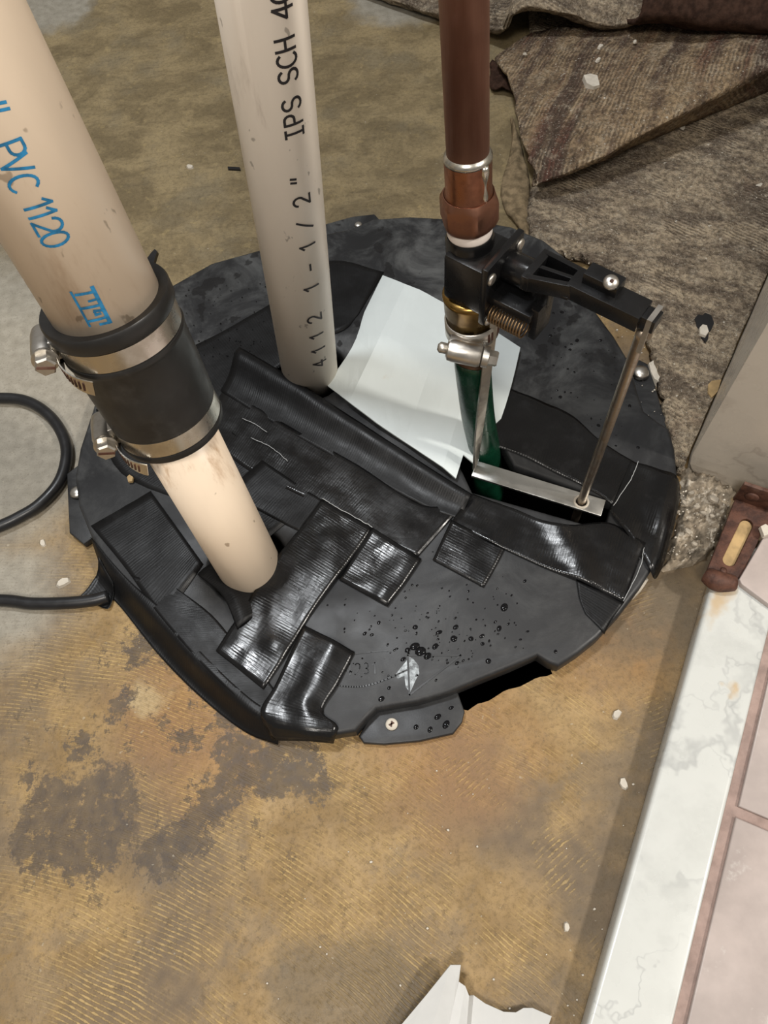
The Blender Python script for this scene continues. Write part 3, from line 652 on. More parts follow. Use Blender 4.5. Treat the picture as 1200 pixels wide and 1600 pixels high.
strokes = [([(650, 225), (815, 550), (985, 880)], .0019), ([(250, 320), (420, 620), (605, 955)], .0012), ([(340, 370), (670, 310)], .0014), ([(590, 488), (710, 455)], .0012),
           ([(430, 628), (790, 556)], .0014), ([(690, 670), (820, 655)], .0014), ([(715, 745), (800, 715)], .0014), ([(690, 690), (740, 740)], .0012), ([(600, 862), (890, 790)], .0014), ([(805, 920), (970, 880)], .0014)]
t_ = obj('printed_logo', join(*[up.stroke([lg(*q) for q in st], w) for st, w in strokes]), 'ink_blue', u_obj); t_['label'] = 'blue printed ladder-like logo'
# rubber coupling
def C_(t): return tS - t
k = CL
prof = [(.0292, .001), (.0345, .0), (.0352, .0012), (.0352, .0085), (.0345, .0095), (.0328, .0098), (.0328, .0225), (.0338, .0230), (.0342, .0245), (.0338, .0262), (.0332, .0275),
        (.0330, k * .5), (.0322, k - .0175), (.0312, k - .0172), (.0312, k - .0050), (.0322, k - .0046), (.0325, k - .0030), (.0318, k), (.0240, k), (.0240, k - .01), (.0292, k * .6)]
obj('rubber_coupling', lathe([(r, C_(t)) for r, t in prof], b0, ax, 72, hint=up.e1, close=True), 'rubber', BIG, 'auto')
def clamp(parent, o, a, e1, e2, t, r, w, th, tail=True, scale=1.0, sgn=1):
    cl = bpy.data.objects.new('hose_clamp', None); COL.objects.link(cl); cl.parent = parent
    cl.location = (0, 0, 0); cl.empty_display_size = 0.01
    def X(tt, ang, rr): return o + a * tt + (e1 * math.cos(ang) + e2 * math.sin(ang)) * rr
    obj('band', lathe([(r, t - w / 2), (r + .0007, t - w / 2 + .0003), (r + .0007, t + w / 2 - .0003), (r, t + w / 2)], o, a, 72, hint=e1, close=False, caps=False), 'steel', cl, 'auto')
    # worm housing: barrel running round the band at angle th
    c = X(t, th, r + .0052 * scale); rad = (e1 * math.cos(th) + e2 * math.sin(th)); tan = (-e1 * math.sin(th) + e2 * math.cos(th)) * sgn
    h0 = c - tan * .0105 * scale; h1 = c + tan * .0065 * scale
    obj('screw_housing', join(lathe([(.0030 * scale, 0), (.0050 * scale, .001 * scale), (.0054 * scale, .004 * scale), (.0054 * scale, .0145 * scale), (.0047 * scale, .017 * scale)], h0, tan, 20, hint=rad),
        box(c - rad * .003 * scale - tan * .002 * scale, tan * .0065 * scale, a * (w * .5), rad * .0024 * scale, .0006)), 'steel_dull', cl, 'auto')
    hd = h1; a_, f1, f2 = frame(tan, rad)
    hexp = lathe([(.0040 * scale, 0), (.0040 * scale, .0012 * scale), (.0052 * scale, .0014 * scale), (.0052 * scale, .0022 * scale)], hd, tan, 24, hint=rad)
    hx = lathe([(.0043 * scale, .0022 * scale), (.0043 * scale, .0062 * scale), (.0036 * scale, .0070 * scale)], hd, tan, 6, hint=rad)
    so = obj('screw_head', join(hexp, hx), 'steel_dull', cl, 'auto')
    obj('drive_slot', box(hd + tan * .0071 * scale, (rad + a * .4).normalized() * .0034 * scale, (rad * -.4 + a).normalized() * .0006 * scale, tan * .00015), 'rust', cl, smooth=False)
    return cl, X
for t, r, tt in ((C_(.0162), .0329, (-.0150,)), (C_(k - .0111), .0313, (-.0105,))):
    th = R(-88)
    # aim the housing at the left of the pipe where the photo shows it
    cl, X = clamp(BIG, b0, ax, up.e1, up.e2, t, r, .0118, R(-84), sgn=1, scale=1.35)
    # free end of the band springing off in front
    pts = []; 
    for i in range(15):
        f = i / 14; ang = R(-80) + R(52) * f
        pts.append(X(t - .0035 - .009 * f ** 1.3, ang, r + .0012 + .0042 * math.sin(f * 2.2) ** 1.2))
    tl = sweep_flat(pts, ax, .0098, .0007); so = obj('band_tail', tl, 'steel', cl, smooth=False)
    gro = []
    for i in range(4, 13):
        d = (pts[i + 1] - pts[i - 1]).normalized(); outn = (pts[i] - (b0 + ax * (pts[i] - b0).dot(ax))).normalized()
        gro.append(box(pts[i] + outn * .0005, d * .0005, (ax + d * .35).normalized() * .0030, outn * .0002))
    obj('band_groove', join(*gro), 'rust', cl, smooth=False)

# ================================================================== WHITE VENT PIPE
m0 = Vector((midC.x, midC.y, ZL)); m1 = D(408, 0, 48.3 * 1.2 / 143.8)
ax2 = (m1 - m0).normalized(); MID = empty('vent_pipe', (m0.x, m0.y, 0), 'off-white plastic pipe printed 4112 1-1/2 IPS SCH 40 in black', 'pipe')
mp = Pipe(m0 - ax2 * .05, m0 + ax2 * .62, 0.0242)
mo = obj('pipe_body', pipe_tube(mp, 0, mp.L), 'pvc_white', MID)
mp2 = mp
for word, items in (('F', [(504, 622)]), ('4112', [(500, 568), (498, 546), (495, 524), (492, 498)]), ('1-1/2"', [(487, 449), (485, 418), (481, 384), (477, 352), (472, 314), (468, 280)]),
                    ('IPS', [(461, 208), (459, 187), (456, 163)]), ('SCH', [(451, 119), (449, 95), (446, 70)]), ('40', [(442, 18), (440, -8)])):
    obj('printed_lettering', mp.text([(c, *q) for c, q in zip(word, items)], 0.0115, 0.0104, 0.00155, 1, -1), 'ink_black', mo)['label'] = 'black printed lettering ' + word

# ================================================================== COPPER SUPPLY PIPE
def A(z): return Vector((.082 - .04 * z, -.04 + .1 * z, z))
axc = (A(1) - A(0)).normalized()
COP = empty('copper_supply_pipe', A(.226), 'brown copper water pipe with soldered fitting and hex nut', 'pipe')
zc = lambda py: near_axis(733, py, A(0), axc)
tj = zc(243); th_ = zc(300); tb = zc(339); tw = zc(364)
obj('pipe_body', lathe([(.0112, tj - .012), (.0112, .72), (.0098, .72), (.0098, tj - .012)], A(0), axc, 48, close=True), 'copper', COP)
obj('solder_joint', lathe([(.0112, tj + .0022), (.0119, tj + .0016), (.0129, tj + .0003), (.0130, tj - .0012), (.0122, tj - .0016)], A(0), axc, 48, caps=False), 'solder', COP)
obj('socket_fitting', lathe([(.0112, tj + .0004), (.0125, tj), (.0127, tj - .002), (.0127, th_ + .002), (.0142, th_ - .0015), (.0146, th_ - .003), (.0120, th_ - .0035)], A(0), axc, 48), 'copper_bright', COP)
_a, _f1, _f2 = frame(axc); _rd = (_f1 * .85 + _f2 * .53).normalized()
obj('solder_run', tube([A(0) + axc * (tj - .001 - .022 * i / 12) + _rd * .0118 for i in range(13)], .002, 10, rf=lambda f: .0022 + .0006 * math.sin(f * 9) - .0009 * f), 'solder', COP)
def hexnut(t0, t1, r, rc):
    a, e1, e2 = frame(axc); V = []; Fc = []
    n = 48
    for kk, (t, f) in enumerate(((t1, .0), (t1, .25), (t1 - .003, .85), (t1 - .005, 1.0), (t0 + .004, 1.0), (t0 + .0012, .6), (t0, .2), (t0, -.3))):
        for i in range(n):
            g = 2 * math.pi * i / n + R(10); hexr = r * math.cos(math.pi / 6) / math.cos(((g) % (math.pi / 3)) - math.pi / 6)
            rr = rc + (hexr - rc) * f if f >= 0 else rc * .8
            V.append(A(0) + a * t + (e1 * math.cos(g) + e2 * math.sin(g)) * rr)
    for kk in range(7):
        for i in range(n): Fc.append((kk * n + i, kk * n + (i + 1) % n, kk * n + n + (i + 1) % n, kk * n + n + i))
    return V, Fc
obj('hex_nut', hexnut(tb - .004, th_, .0172, .0138), 'copper_nut', COP, 'auto')
obj('thread_tape', lathe([(.0128, tb + .004), (.0130, tw + .001), (.0122, tw - .001)], A(0), axc, 40), 'thread_tape', COP)

# ================================================================== FLOAT VALVE
ROD = P(908, 785, .024); zE = .236
tipP = Vector((ROD.x, ROD.y, zE))
Cv = A(.20); d1 = Vector((tipP.x - Cv.x, tipP.y - Cv.y, 0)).normalized(); n1 = Vector((-d1.y, d1.x, 0)); k1 = Vector((0, 0, 1))
reach = (Vector((tipP.x, tipP.y, 0)) - Vector((Cv.x, Cv.y, 0))).dot(d1)
def Lc(s, n, z): return Vector((Cv.x, Cv.y, 0)) + d1 * s + n1 * n + k1 * z
VAL = empty('float_valve', Lc(0, 0, .15), 'black plastic float valve with lever arm under the copper pipe', 'valve')
tv0 = zc(464); zt = A(0).z + axc.z * (tw - .0005); zb = A(0).z + axc.z * tv0
body = join(lathe([(.0132, tw - .0004), (.0142, tw - .003), (.0142, tw - .02), (.0150, tw - .022), (.0150, tv0 + .006), (.0142, tv0), (.010, tv0)], A(0), axc, 40),
            box(Lc(.005, 0, (zt + zb) / 2 + .001), d1 * .0145, n1 * .0160, k1 * ((zt - zb) / 2 - .006), .003))
obj('valve_body', body, 'valve', VAL, 'auto')
zm = (zt + zb) / 2
obj('cover_flange', box(Lc(.0205, 0, zm + .003), d1 * .0022, n1 * .0190, k1 * ((zt - zb) / 2 - .001), .0012), 'valve', VAL, 'auto')
for nn, zz in ((-.0145, zt - .0075), (.0145, zt - .005), (-.0145, zb + .006), (.0145, zb + .006)):
    q = Lc(.0226, nn, zz)
    obj('cover_screw', lathe([(.0036, 0), (.0038, .0006), (.0032, .0014), (.0018, .0018), (.0001, .0019)], q, d1, 16), 'steel_dull', VAL)
obj('pilot_housing', join(lathe([(.0085, .0), (.0090, .001), (.0090, .016), (.0070, .018), (.0055, .018), (.0055, .027), (.0045, .0275)], Lc(.0225, .004, zt - .012), d1, 28)), 'valve', VAL, 'auto')
obj('pivot_bracket', join(box(Lc(.036, -.0045, zt - .0255), d1 * .0140, n1 * .0095, k1 * .0032, .001), box(Lc(.0505, -.002, zt - .032), d1 * .0026, n1 * .0085, k1 * .0125, .001),
                          box(Lc(.049, .0, zt - .014), d1 * .0045, n1 * .0025, k1 * .010, .001)), 'valve', VAL, 'auto')
pts = []
for i in range(12 * 14 + 1):
    f = i / (12 * 14); g = 2 * math.pi * 12 * f
    pts.append(Lc(.0235 + .0235 * f, -.0125 + .0052 * math.cos(g), zt - .0365 + .0052 * math.sin(g)))
obj('spring', tube(pts, .00065, 6), 'spring', VAL)
# lever: forked frame with two long windows, then a solid bar with a raised block
zL = zE - .003
def bar(s0, n0, s1, n1_, w, h, z0, z1=None):
    z1 = z0 if z1 is None else z1; p, q = Lc(s0, n0, z0), Lc(s1, n1_, z1); d = (q - p) / 2; sd = Vector((-d.y, d.x, 0)).normalized()
    upv = d.cross(sd).normalized(); upv = upv if upv.z > 0 else -upv
    return box((p + q) / 2, d, sd * w / 2, upv * h / 2, .0006)
sA, sB = .042, reach - .042
zA = zL - .004
lever = join(bar(sA, -.0105, sB, -.0060, .0034, .0100, zA, zL), bar(sA, .0105, sB, .0060, .0034, .0100, zA, zL), bar(sA, 0, sB, 0, .0026, .0080, zA, zL), bar(sA + .002, 0, sB, 0, .017, .0022, zA - .004, zL - .004),
             bar(sA, -.0122, sA, .0122, .0050, .0100, zA), bar(sB - .003, 0, reach - .002, 0, .0150, .0105, zL), bar(reach - .010, 0, reach + .006, 0, .0095, .0085, zL),
             bar(sB + .003, .0026, sB + .023, .0026, .0098, .0150, zL + .0045))
obj('lever_arm', lever, 'valve', VAL, 'auto')
q = Lc(sB + .0180, -.0005, zL + .0122)
sc = obj('lever_screw', lathe([(.0038, 0), (.0042, .0010), (.0034, .0024), (.0016, .0030), (.0001, .0031)], q, (k1 * .8 - n1 * .35 + d1 * .2), 20), 'steel_dull', VAL)
obj('screw_recess', lathe([(.0011, 0), (.0011, .0033), (.0001, .0033)], q, (k1 * .8 - n1 * .35 + d1 * .2), 6), 'rust', sc)
obj('brass_collar', lathe([(.0125, tv0 + .006), (.0165, tv0 + .0055), (.0180, tv0 + .004), (.0182, tv0 + .002), (.0174, tv0 + .0005), (.0172, tv0 - .0100), (.0160, tv0 - .0110), (.0160, tv0 - .0260), (.0120, tv0 - .0275)], A(0), axc, 48), 'brass', VAL)
stub_t0 = zc(566)
pr = [(.0110, tv0 - .010)]; t = tv0 - .012
while t > stub_t0: pr += [(.0112, t), (.0120, t - .0010), (.0112, t - .0022)]; t -= .0024
obj('threaded_nipple', lathe(pr + [(.0105, stub_t0 - .002)], A(0), axc, 36), 'dark_rust', VAL)

# ---- hose
hb = P(757, 703, .016); ht = A(0) + axc * (stub_t0 + .003)
pts = catmull([ht, ht - axc * .010, ht.lerp(hb, .6) + Vector((-.0015, .001, 0)), hb, hb + Vector((.006, -.010, -.06))], 10)
tag(obj('garden_hose', tube(pts, .0126, 28), 'hose'), 'dark green vinyl hose hanging from the valve into the lid', 'hose')
# ---- clamp on the hose
tcl = zc(506); aC, eC1, eC2 = frame(axc)
HC = empty('band_clamp', A(0) + axc * tcl, 'small steel worm-drive clamp holding the strap below the brass collar', 'hose clamp')
def X(ang, rr, t=0): return A(0) + axc * (tcl + t) + (eC1 * math.cos(ang) + eC2 * math.sin(ang)) * rr
obj('band', lathe([(.0166, -.0062), (.0176, -.0058), (.0176, .0058), (.0166, .0062)], A(0) + axc * tcl, axc, 48, caps=False), 'steel_dull', HC)
gr = []
for i in range(6):
    g = R(24 + 9 * i); gr.append(box(X(g, .0176), (-eC1 * math.sin(g) + eC2 * math.cos(g)) * .0007, axc * .0034, (eC1 * math.cos(g) + eC2 * math.sin(g)) * .0003))
obj('band_groove', join(*gr), 'rust', HC, smooth=False)
g = R(-24); rad = eC1 * math.cos(g) + eC2 * math.sin(g); tan = (-eC1 * math.sin(g) + eC2 * math.cos(g)); tan = (tan - axc * .16).normalized(); cc = X(g, .0232, -.0025)
K = 1.28
obj('screw_housing', join(lathe([(r * K, t * K) for r, t in ((.0040, -.0095), (.0056, -.0085), (.0060, -.006), (.0060, .0065), (.0052, .0080))], cc, tan, 24, hint=rad), box(cc - rad * .0035, tan * .0105, axc * .0072, rad * .0036, .001)), 'steel_dull', HC, 'auto')
obj('screw_end', lathe([(r * K, t * K) for r, t in ((.0015, -.0142), (.0028, -.0130), (.0028, -.0090))], cc, tan, 14, hint=rad), 'steel_dull', HC)
obj('screw_head', join(lathe([(r * K, t * K) for r, t in ((.0040, .0080), (.0054, .0088), (.0054, .0118), (.0040, .0120))], cc, tan, 24, hint=rad), lathe([(.0040 * K, .0120 * K), (.0040 * K, .0155 * K), (.0034 * K, .0163 * K)], cc, tan, 6, hint=rad)), 'steel_dull', HC, 'auto')

# ---- L-shaped flat bar: strap up the hose, bar across the slot
BZ = .0215
pA, pB = P(742, 733, BZ), P(940, 794, BZ); bd = (pB - pA).normalized(); bw = Vector((-bd.y, bd.x, 0))
topS = D(771, 492, .478)
BR = empty('flat_bar_bracket', (pA.x, pA.y, ZL), 'L-shaped aluminium flat bar guiding the float rod', 'bracket')
legpts = catmull([topS, topS * .6 + pA * .4 + Vector((-.0005, -.001, 0)), topS * .25 + pA * .75 + Vector((-.001, -.002, 0)), pA + Vector((0, 0, .004))], 6)
wd = [(RT * (1 - i / (len(legpts) - 1)) * 1.3 + bw * (i / (len(legpts) - 1))).normalized() for i in range(len(legpts))]
st = obj('upright_strap', sweep_flat(legpts, wd, .0068, .0018), 'strap', BR, smooth=False); st['label'] = 'upright strap of the flat bar'
hc = P(908, 785, BZ); hole = circ(hc, .0040, 20)
c4 = [pA - bd * .0006 - bw * .0072, pB + bd * .0012 - bw * .0072, pB + bd * .0012 + bw * .0072, pA - bd * .0006 + bw * .0072]
slab('cross_bar', [[(p.x, p.y) for p in c4], hole], BZ - .0012, BZ + .0012, 'alu', BR, bev=.0003)
obj('eyelet', lathe([(.0042, .0006), (.0044, .0020), (.0054, .0023), (.0060, .0014), (.0060, .0011)], Vector((hc.x, hc.y, BZ)), (0, 0, 1), 28, hint=(1, 0, 0), caps=False), 'chip', BR)
# ---- float rod
RO = empty('float_rod', (hc.x, hc.y, .0), 'thin metal rod dropping from lever tip through the flat bar', 'rod')
pts = [Vector((hc.x, hc.y, -.10)), Vector((hc.x, hc.y, .03)), Vector((ROD.x, ROD.y, .18)), Vector((ROD.x, ROD.y, zE - .012))]
obj('rod_shaft', tube(catmull(pts, 6), .0033, 16), 'steel_rod', RO)
tipL = Lc(reach + .0005, 0, 0)
obj('rod_clip', join(sweep_flat([Lc(reach + .003, -.0058, zL - .02), Lc(reach + .003, -.0058, zL + .0055)], d1, .0028, .0008), sweep_flat([Lc(reach + .003, .0058, zL - .02), Lc(reach + .003, .0058, zL + .0055)], d1, .0028, .0008),
                     sweep_flat([Lc(reach + .003, -.0062, zL + .0055), Lc(reach + .003, .0062, zL + .0055)], d1, .0028, .0008)), 'steel_dull', RO, smooth=False)

# ================================================================== WHITE SHEET
cr_top = [(598, 430), (622, 439), (655, 452), (706, 480), (760, 510), (815, 543)]
cr_bot = [(512, 603), (545, 628), (588, 660), (632, 690), (692, 730), (735, 765)]
zt_ = [.0195, .0305, .0295, .0262, .0300, .0235]; zb_ = [.0185, .0280, .0270, .0242, .0272, .0195]
cr_top2 = [(598, 430), (633, 444), (655, 452), (706, 480), (760, 508), (815, 543)]
rows = []
for i in range(13):
    f = i / 12; row = []
    for j in range(6):
        x = cr_top2[j][0] + (cr_bot[j][0] - cr_top2[j][0]) * f; y = cr_top2[j][1] + (cr_bot[j][1] - cr_top2[j][1]) * f; z = zt_[j] + (zb_[j] - zt_[j]) * f
        if j == 0 and .35 < f < .93: x += 9 * math.sin((f - .35) / .58 * math.pi); y -= 2
        if j == 5: x += -2 + 10 * math.sin(f * math.pi) * (1 if f < .55 else -.3)
        row.append(P(x, y, z))
    fine = []
    for j in range(5):
        for kk in range(4): fine.append(row[j].lerp(row[j + 1], kk / 4))
    fine.append(row[5]); rows.append(fine)
for i, r_ in enumerate(rows):
    for j, p in enumerate(r_): p.z += .0006 * fbm((p.x, p.y, .3), 30)
V_, F_ = gridmesh(rows)
F_ = [f for f in F_ if not ((f[0] // 21) >= 10 and (f[0] % 21) >= 18 and (f[0] // 21) < 12)]
tag(obj('plastic_sheet', (V_, F_), 'sheet', smooth=False, solid=.0014), 'creased white plastic sheet covering the hole between the pipes', 'sheet')

# ================================================================== TAPE
def tape(sections, zoff=.0004, wr=.0006, mat='tape', nv=14, nu=6, bulge=None, seed=0, label=None, curl=0.0, zs=None):
    """sections: (left px, right px) cross lines along the strip, laid on the lid and over its edge"""
    Ls = catmull([P(*s[0], ZL) for s in sections], nu); Rs = catmull([P(*s[1], ZL) for s in sections], nu)
    zz = catmull([Vector((z, 0, 0)) for z in zs], nu) if zs else None
    G = []; uv = []; acc = 0; prev = None
    for i, (a, b) in enumerate(zip(Ls, Rs)):
        mid_ = (a + b) / 2; acc += (mid_ - prev).length if prev is not None else 0; prev = mid_
        w = (b - a).length; row = []
        for j in range(nv + 1):
            f = j / nv; p = a.lerp(b, f); z = lid_z(p.x, p.y) + zoff
            z += wr * (fbm((p.x, p.y, seed * 3.1), 38, 2) + .5 * fbm((p.x, p.y, seed), 90, 2) + .45)
            if bulge: z += bulge(i / (len(Ls) - 1), f)
            if zz: z += zz[i].x
            if curl: z += curl * max(0, abs(f - .5) - .42) * 10
            row.append(Vector((p.x, p.y, max(.0008, z)))); uv.append((acc, f * w))
        G.append(row)
    V, Fc = gridmesh(G)
    o = obj('tape_strip', (V, Fc), mat, lid, True, uv, .00028)
    if o.data.polygons[0].normal.z < 0: o.data.flip_normals()
    if label: o['label'] = label
    return o
H = lambda c, w, h, along=True: (lambda u, v: h * math.exp(-(((u if along else v) - c) / w) ** 2))
# flat dark strips behind and left of the white pipe
tape([((262, 560), (330, 640)), ((345, 520), (405, 596)), ((425, 474), (470, 552))], .0003, .0005, 'tape_flat', seed=1)
tape([((440, 440), (440, 540)), ((520, 408), (530, 520)), ((600, 426), (560, 492))], .0006, .0004, 'tape_flat', seed=2)
# left of the coupling
tape([((262, 560), (150, 640)), ((330, 640), (190, 740)), ((420, 735), (330, 800)), ((470, 800), (395, 860))], .0004, .0006, 'tape_flat', seed=3)
tape([((142, 822), (236, 768)), ((196, 888), (278, 826)), ((256, 972), (318, 882))], .0006, .0007, 'tape_flat', seed=4, label='ribbed black tape strip left of the cream pipe')
# draped over the front-left rim
tape([((140, 838), (158, 918)), ((200, 905), (182, 945)), ((262, 960), (235, 1012)), ((325, 1030), (300, 1078)), ((392, 1092), (372, 1135)), ((440, 1120), (428, 1158))], .0006, .0006, 'tape_flat', seed=5, label='smooth black tape draped over the front rim')
tape([((205, 900), (270, 915)), ((240, 950), (330, 960)), ((290, 1010), (372, 1010)), ((350, 1072), (420, 1065)), ((410, 1120), (450, 1112))], .0005, .0010, 'tape_flat', seed=6)
tape([((310, 900), (345, 872)), ((350, 935), (398, 912)), ((372, 985), (405, 960))], .0006, .0008, 'tape_flat', seed=16, bulge=H(.3, .4, .004, False))
tape([((152, 868), (170, 905)), ((128, 905), (160, 938)), ((112, 922), (150, 940))], .0012, .0006, 'tape_flat', seed=26, curl=.002)
# long diagonal strip and the raised ridge along the sheet
tape([((352, 606), (312, 672)), ((440, 660), (388, 735)), ((560, 728), (504, 792)), ((660, 790), (600, 845)), ((733, 780), (652, 872))], .0007, .0008, 'tape', seed=7)
tape([((378, 552), (345, 612)), ((432, 583), (405, 650)), ((500, 626), (470, 686)), ((600, 690), (570, 742)), ((690, 748), (664, 792)), ((737, 776), (718, 812))], .0010, .0006, 'tape_flat', seed=8,
     bulge=lambda u, v: .0105 * math.exp(-((v - .16) / .30) ** 2) * (1 - .55 * u) , label='black tape ridge along the lower edge of the white sheet')
tape([((410, 720), (352, 770)), ((472, 762), (430, 812)), ((505, 783), (470, 832))], .0011, .0006, 'tape_flat', seed=9)
# shiny strips in front of the cream pipe
tape([((504, 781), (582, 826)), ((480, 815), (556, 866)), ((440, 868), (520, 915)), ((400, 925), (482, 968)), ((365, 975), (450, 1022)), ((338, 1018), (412, 1078))], .0014, .0011, 'tape', seed=10,
     bulge=lambda u, v: .0045 * math.exp(-((u - .42) / .2) ** 2) * (1 - .6 * v) + .0022 * math.exp(-((u - .80) / .05) ** 2 - ((v - .8) / .2) ** 2), label='shiny black tape strip in front of the cream pipe')
tape([((476, 978), (555, 1020)), ((452, 1026), (528, 1072)), ((430, 1072), (505, 1112)), ((408, 1112), (528, 1135)), ((420, 1152), (520, 1160))], .0020, .0009, 'tape', seed=11,
     bulge=lambda u, v: .003 * math.exp(-((v - .62) / .25) ** 2) * (1 - .5 * u), label='shiny black tape strip folded over the front rim')
tape([((582, 826), (659, 875)), ((556, 866), (634, 912)), ((529, 906), (606, 949))], .0016, .0010, 'tape', seed=13, bulge=H(.8, .2, .0015, False), label='square black tape patch in the lid middle')
tape([((705, 813), (790, 857)), ((690, 845), (774, 888)), ((676, 876), (756, 919))], .0012, .0006, 'tape', seed=14, label='square black tape patch below the flat bar')
# around the flat bar
tape([((792, 606), (748, 690)), ((842, 626), (812, 712)), ((896, 652), (872, 742)), ((938, 690), (918, 764)), ((1000, 728), (958, 792))], .0009, .0009, 'tape', seed=15)
tape([((738, 772), (704, 818)), ((800, 795), (768, 850)), ((872, 822), (850, 888)), ((950, 818), (925, 918)), ((1008, 850), (974, 943))], .0012, .0012, 'tape', seed=17,
     bulge=lambda u, v: .0036 * math.exp(-((u - .50 - .22 * v) / .075) ** 2) + .002 * math.exp(-((u - .25) / .05) ** 2) * v, label='glossy black tape strip below the flat bar')
tape([((985, 722), (952, 800)), ((1030, 735), (990, 850)), ((1060, 748), (1022, 900)), ((1066, 772), (1040, 880))], .0015, .0012, 'tape', seed=18,
     bulge=lambda u, v: .006 * math.exp(-((u - .52) / .16) ** 2 - ((v - .45) / .3) ** 2), label='black tape wrapped over the right rim')
tape([((900, 905), (975, 942)), ((905, 935), (955, 970)), ((915, 960), (945, 990))], .0008, .0004, 'tape_flat', seed=19)

# frayed pale threads along tape edges, plus one painted shine on an edge
for pts_ in ([(996, 724), (984, 752), (957, 793)], [(1005, 857), (998, 890), (973, 941)], [(380, 657), (400, 666), (418, 678)], [(393, 687), (425, 702), (451, 724)],
             [(504, 781), (530, 797), (556, 811), (582, 826)], [(432, 583), (432, 586), (440, 592)]):
    q = [P(x, y, ZL) for x, y in pts_]
    for p in q: p.z = lid_z(p.x, p.y) + .0030
    q = catmull(q, 8); q = [p + Vector((.0005 * fbm(p, 400), .0005 * fbm(p, 300), .0006 * fbm(p, 200))) for p in q]
    obj('thread_and_shine', tube(q, .00028, 6), 'thread', lid)

# ================================================================== WATER DROPS
def drop(p, r, h, el=1.0, ang=0.0, n=10):
    V = []; Fc = []; prof = [(1.0, 0), (.92, .45), (.62, .85), (.25, .99)]
    for rr, hh in prof:
        for i in range(n):
            t = 2 * math.pi * i / n; x = math.cos(t) * r * rr * el; y = math.sin(t) * r * rr
            V.append(p + Vector((x * math.cos(ang) - y * math.sin(ang), x * math.sin(ang) + y * math.cos(ang), hh * h)))
    for k in range(3):
        for i in range(n): Fc.append((k * n + i, k * n + (i + 1) % n, k * n + n + (i + 1) % n, k * n + n + i))
    Fc.append(tuple(3 * n + i for i in range(n))); Fc.append(tuple(range(n - 1, -1, -1))); return V, Fc
dr = []
big_d = [(657, 1018, 4.5), (648, 1010, 3.5), (668, 1025, 3.0), (637, 1016, 2.6), (709, 998, 3.2), (736, 998, 2.4), (788, 949, 3.4), (649, 980, 2.4), (780, 982, 2.2), (712, 980, 2.2), (686, 988, 2.0), (753, 994, 1.8), (754, 1006, 1.8),
         (868, 1018, 1.6), (592, 973, 1.8), (570, 990, 1.6), (581, 992, 1.5), (763, 1033, 2.6), (714, 1036, 1.6), (608, 1075, 1.6), (596, 1092, 2.4), (697, 1132, 2.8), (650, 1136, 2.2), (672, 1140, 2.2), (684, 1120, 2.4), (705, 1106, 1.6),
         (652, 915, 1.2), (644, 914, 1.2), (634, 934, 1.2), (820, 908, 1.4), (630, 1030, 1.8), (680, 1010, 2.4)]
for x, y, r in big_d:
    z = ZL if lid_sd(P(x, y, ZL).x, P(x, y, ZL).y) < -.002 else .0065
    dr.append(drop(P(x, y, z), r * .00078, r * .00035, random.uniform(1, 1.7), random.uniform(.2, 1.1)))
for i in range(150):
    x = random.gauss(690, 80); y = random.gauss(985, 45); q = P(x, y, ZL)
    if lid_sd(q.x, q.y) < -.006: dr.append(drop(q, random.uniform(.0003, .0009), random.uniform(.0002, .0005), random.uniform(1, 1.8), random.uniform(.2, 1.2), 7))
for i in range(90):
    x = random.uniform(860, 1020); y = random.uniform(480, 700); q = P(x, y, ZL)
    if lid_sd(q.x, q.y) < -.006: dr.append(drop(q, random.uniform(.0004, .0022) * random.random(), .0004, random.uniform(1, 1.5), random.uniform(0, 3), 8))
for i in range(60):
    x = random.uniform(290, 420); y = random.uniform(440, 560); q = P(x, y, ZL)
    if lid_sd(q.x, q.y) < -.006: dr.append(drop(q + Vector((0, 0, .0008)), random.uniform(.0003, .0008), .0004, 1.2, random.uniform(0, 3), 7))
tag(obj('water_drops', join(*dr), 'water'), 'clear water drops splashed over the lid', 'water', kind='stuff')

# ================================================================== CABLE
cp = [(-330, 720, .006), (-200, 650, .006), (-80, 626, .006), (0, 622, .006), (42, 627, .006), (76, 648, .006), (98, 680, .006), (104, 714, .006), (92, 754, .006), (62, 788, .006), (30, 808, .006), (0, 822, .006), (-70, 850, .006),
      (-170, 890, .006), (-200, 925, .006), (-120, 940, .006), (0, 938, .006), (50, 943, .006), (105, 942, .006), (145, 938, .0055), (168, 932, .005)]
pts = catmull([P(*q) for q in cp], 8)
tag(obj('power_cable', tube(pts, .0049, 16), 'cable'), 'black rubber cable looping at left and running under the lid', 'cable')

# ================================================================== CARPET
def rough(G, amp, s, seed=0.0, edge=None):
    for i, r_ in enumerate(G):
        for j, p in enumerate(r_):
            p.z = max(.0012, p.z + amp * fbm((p.x, p.y, seed + p.z * 3), s, 4))
    return G
# flat carpet along the wall
left = [(1066, 742), (1058, 712), (1050, 675), (1043, 640), (1036, 603), (1028, 570), (1012, 528), (985, 470), (955, 425), (905, 400), (868, 398), (838, 378), (829, 350), (828, 318), (834, 288), (842, 240), (842, 190), (836, 140), (830, 60), (830, -40), (830, -160)]
G = []; lp = catmull([P(*q, .006) for q in left], 5)
for i, a in enumerate(lp):
    jit = .0035 * fbm((a.x, a.y, 1), 120, 3); a = a + Vd * jit
    t = (a - J0).dot(U); t = min(.85, max(.002, t + .02 * min(1, max(0, i / 12)))); b = J0 + UW * t - Vd * .0015; b.z = .006
    G.append([Vector((*(a.lerp(b, f / 60)).xy, .0075 - (.004 if f == 0 else 0))) for f in range(61)])
rough(G, .0016, 55)
tag(obj('flat_carpet', gridmesh(G), 'carpet', solid=.004), 'soiled brown carpet lying flat beside the door jamb', 'carpet')
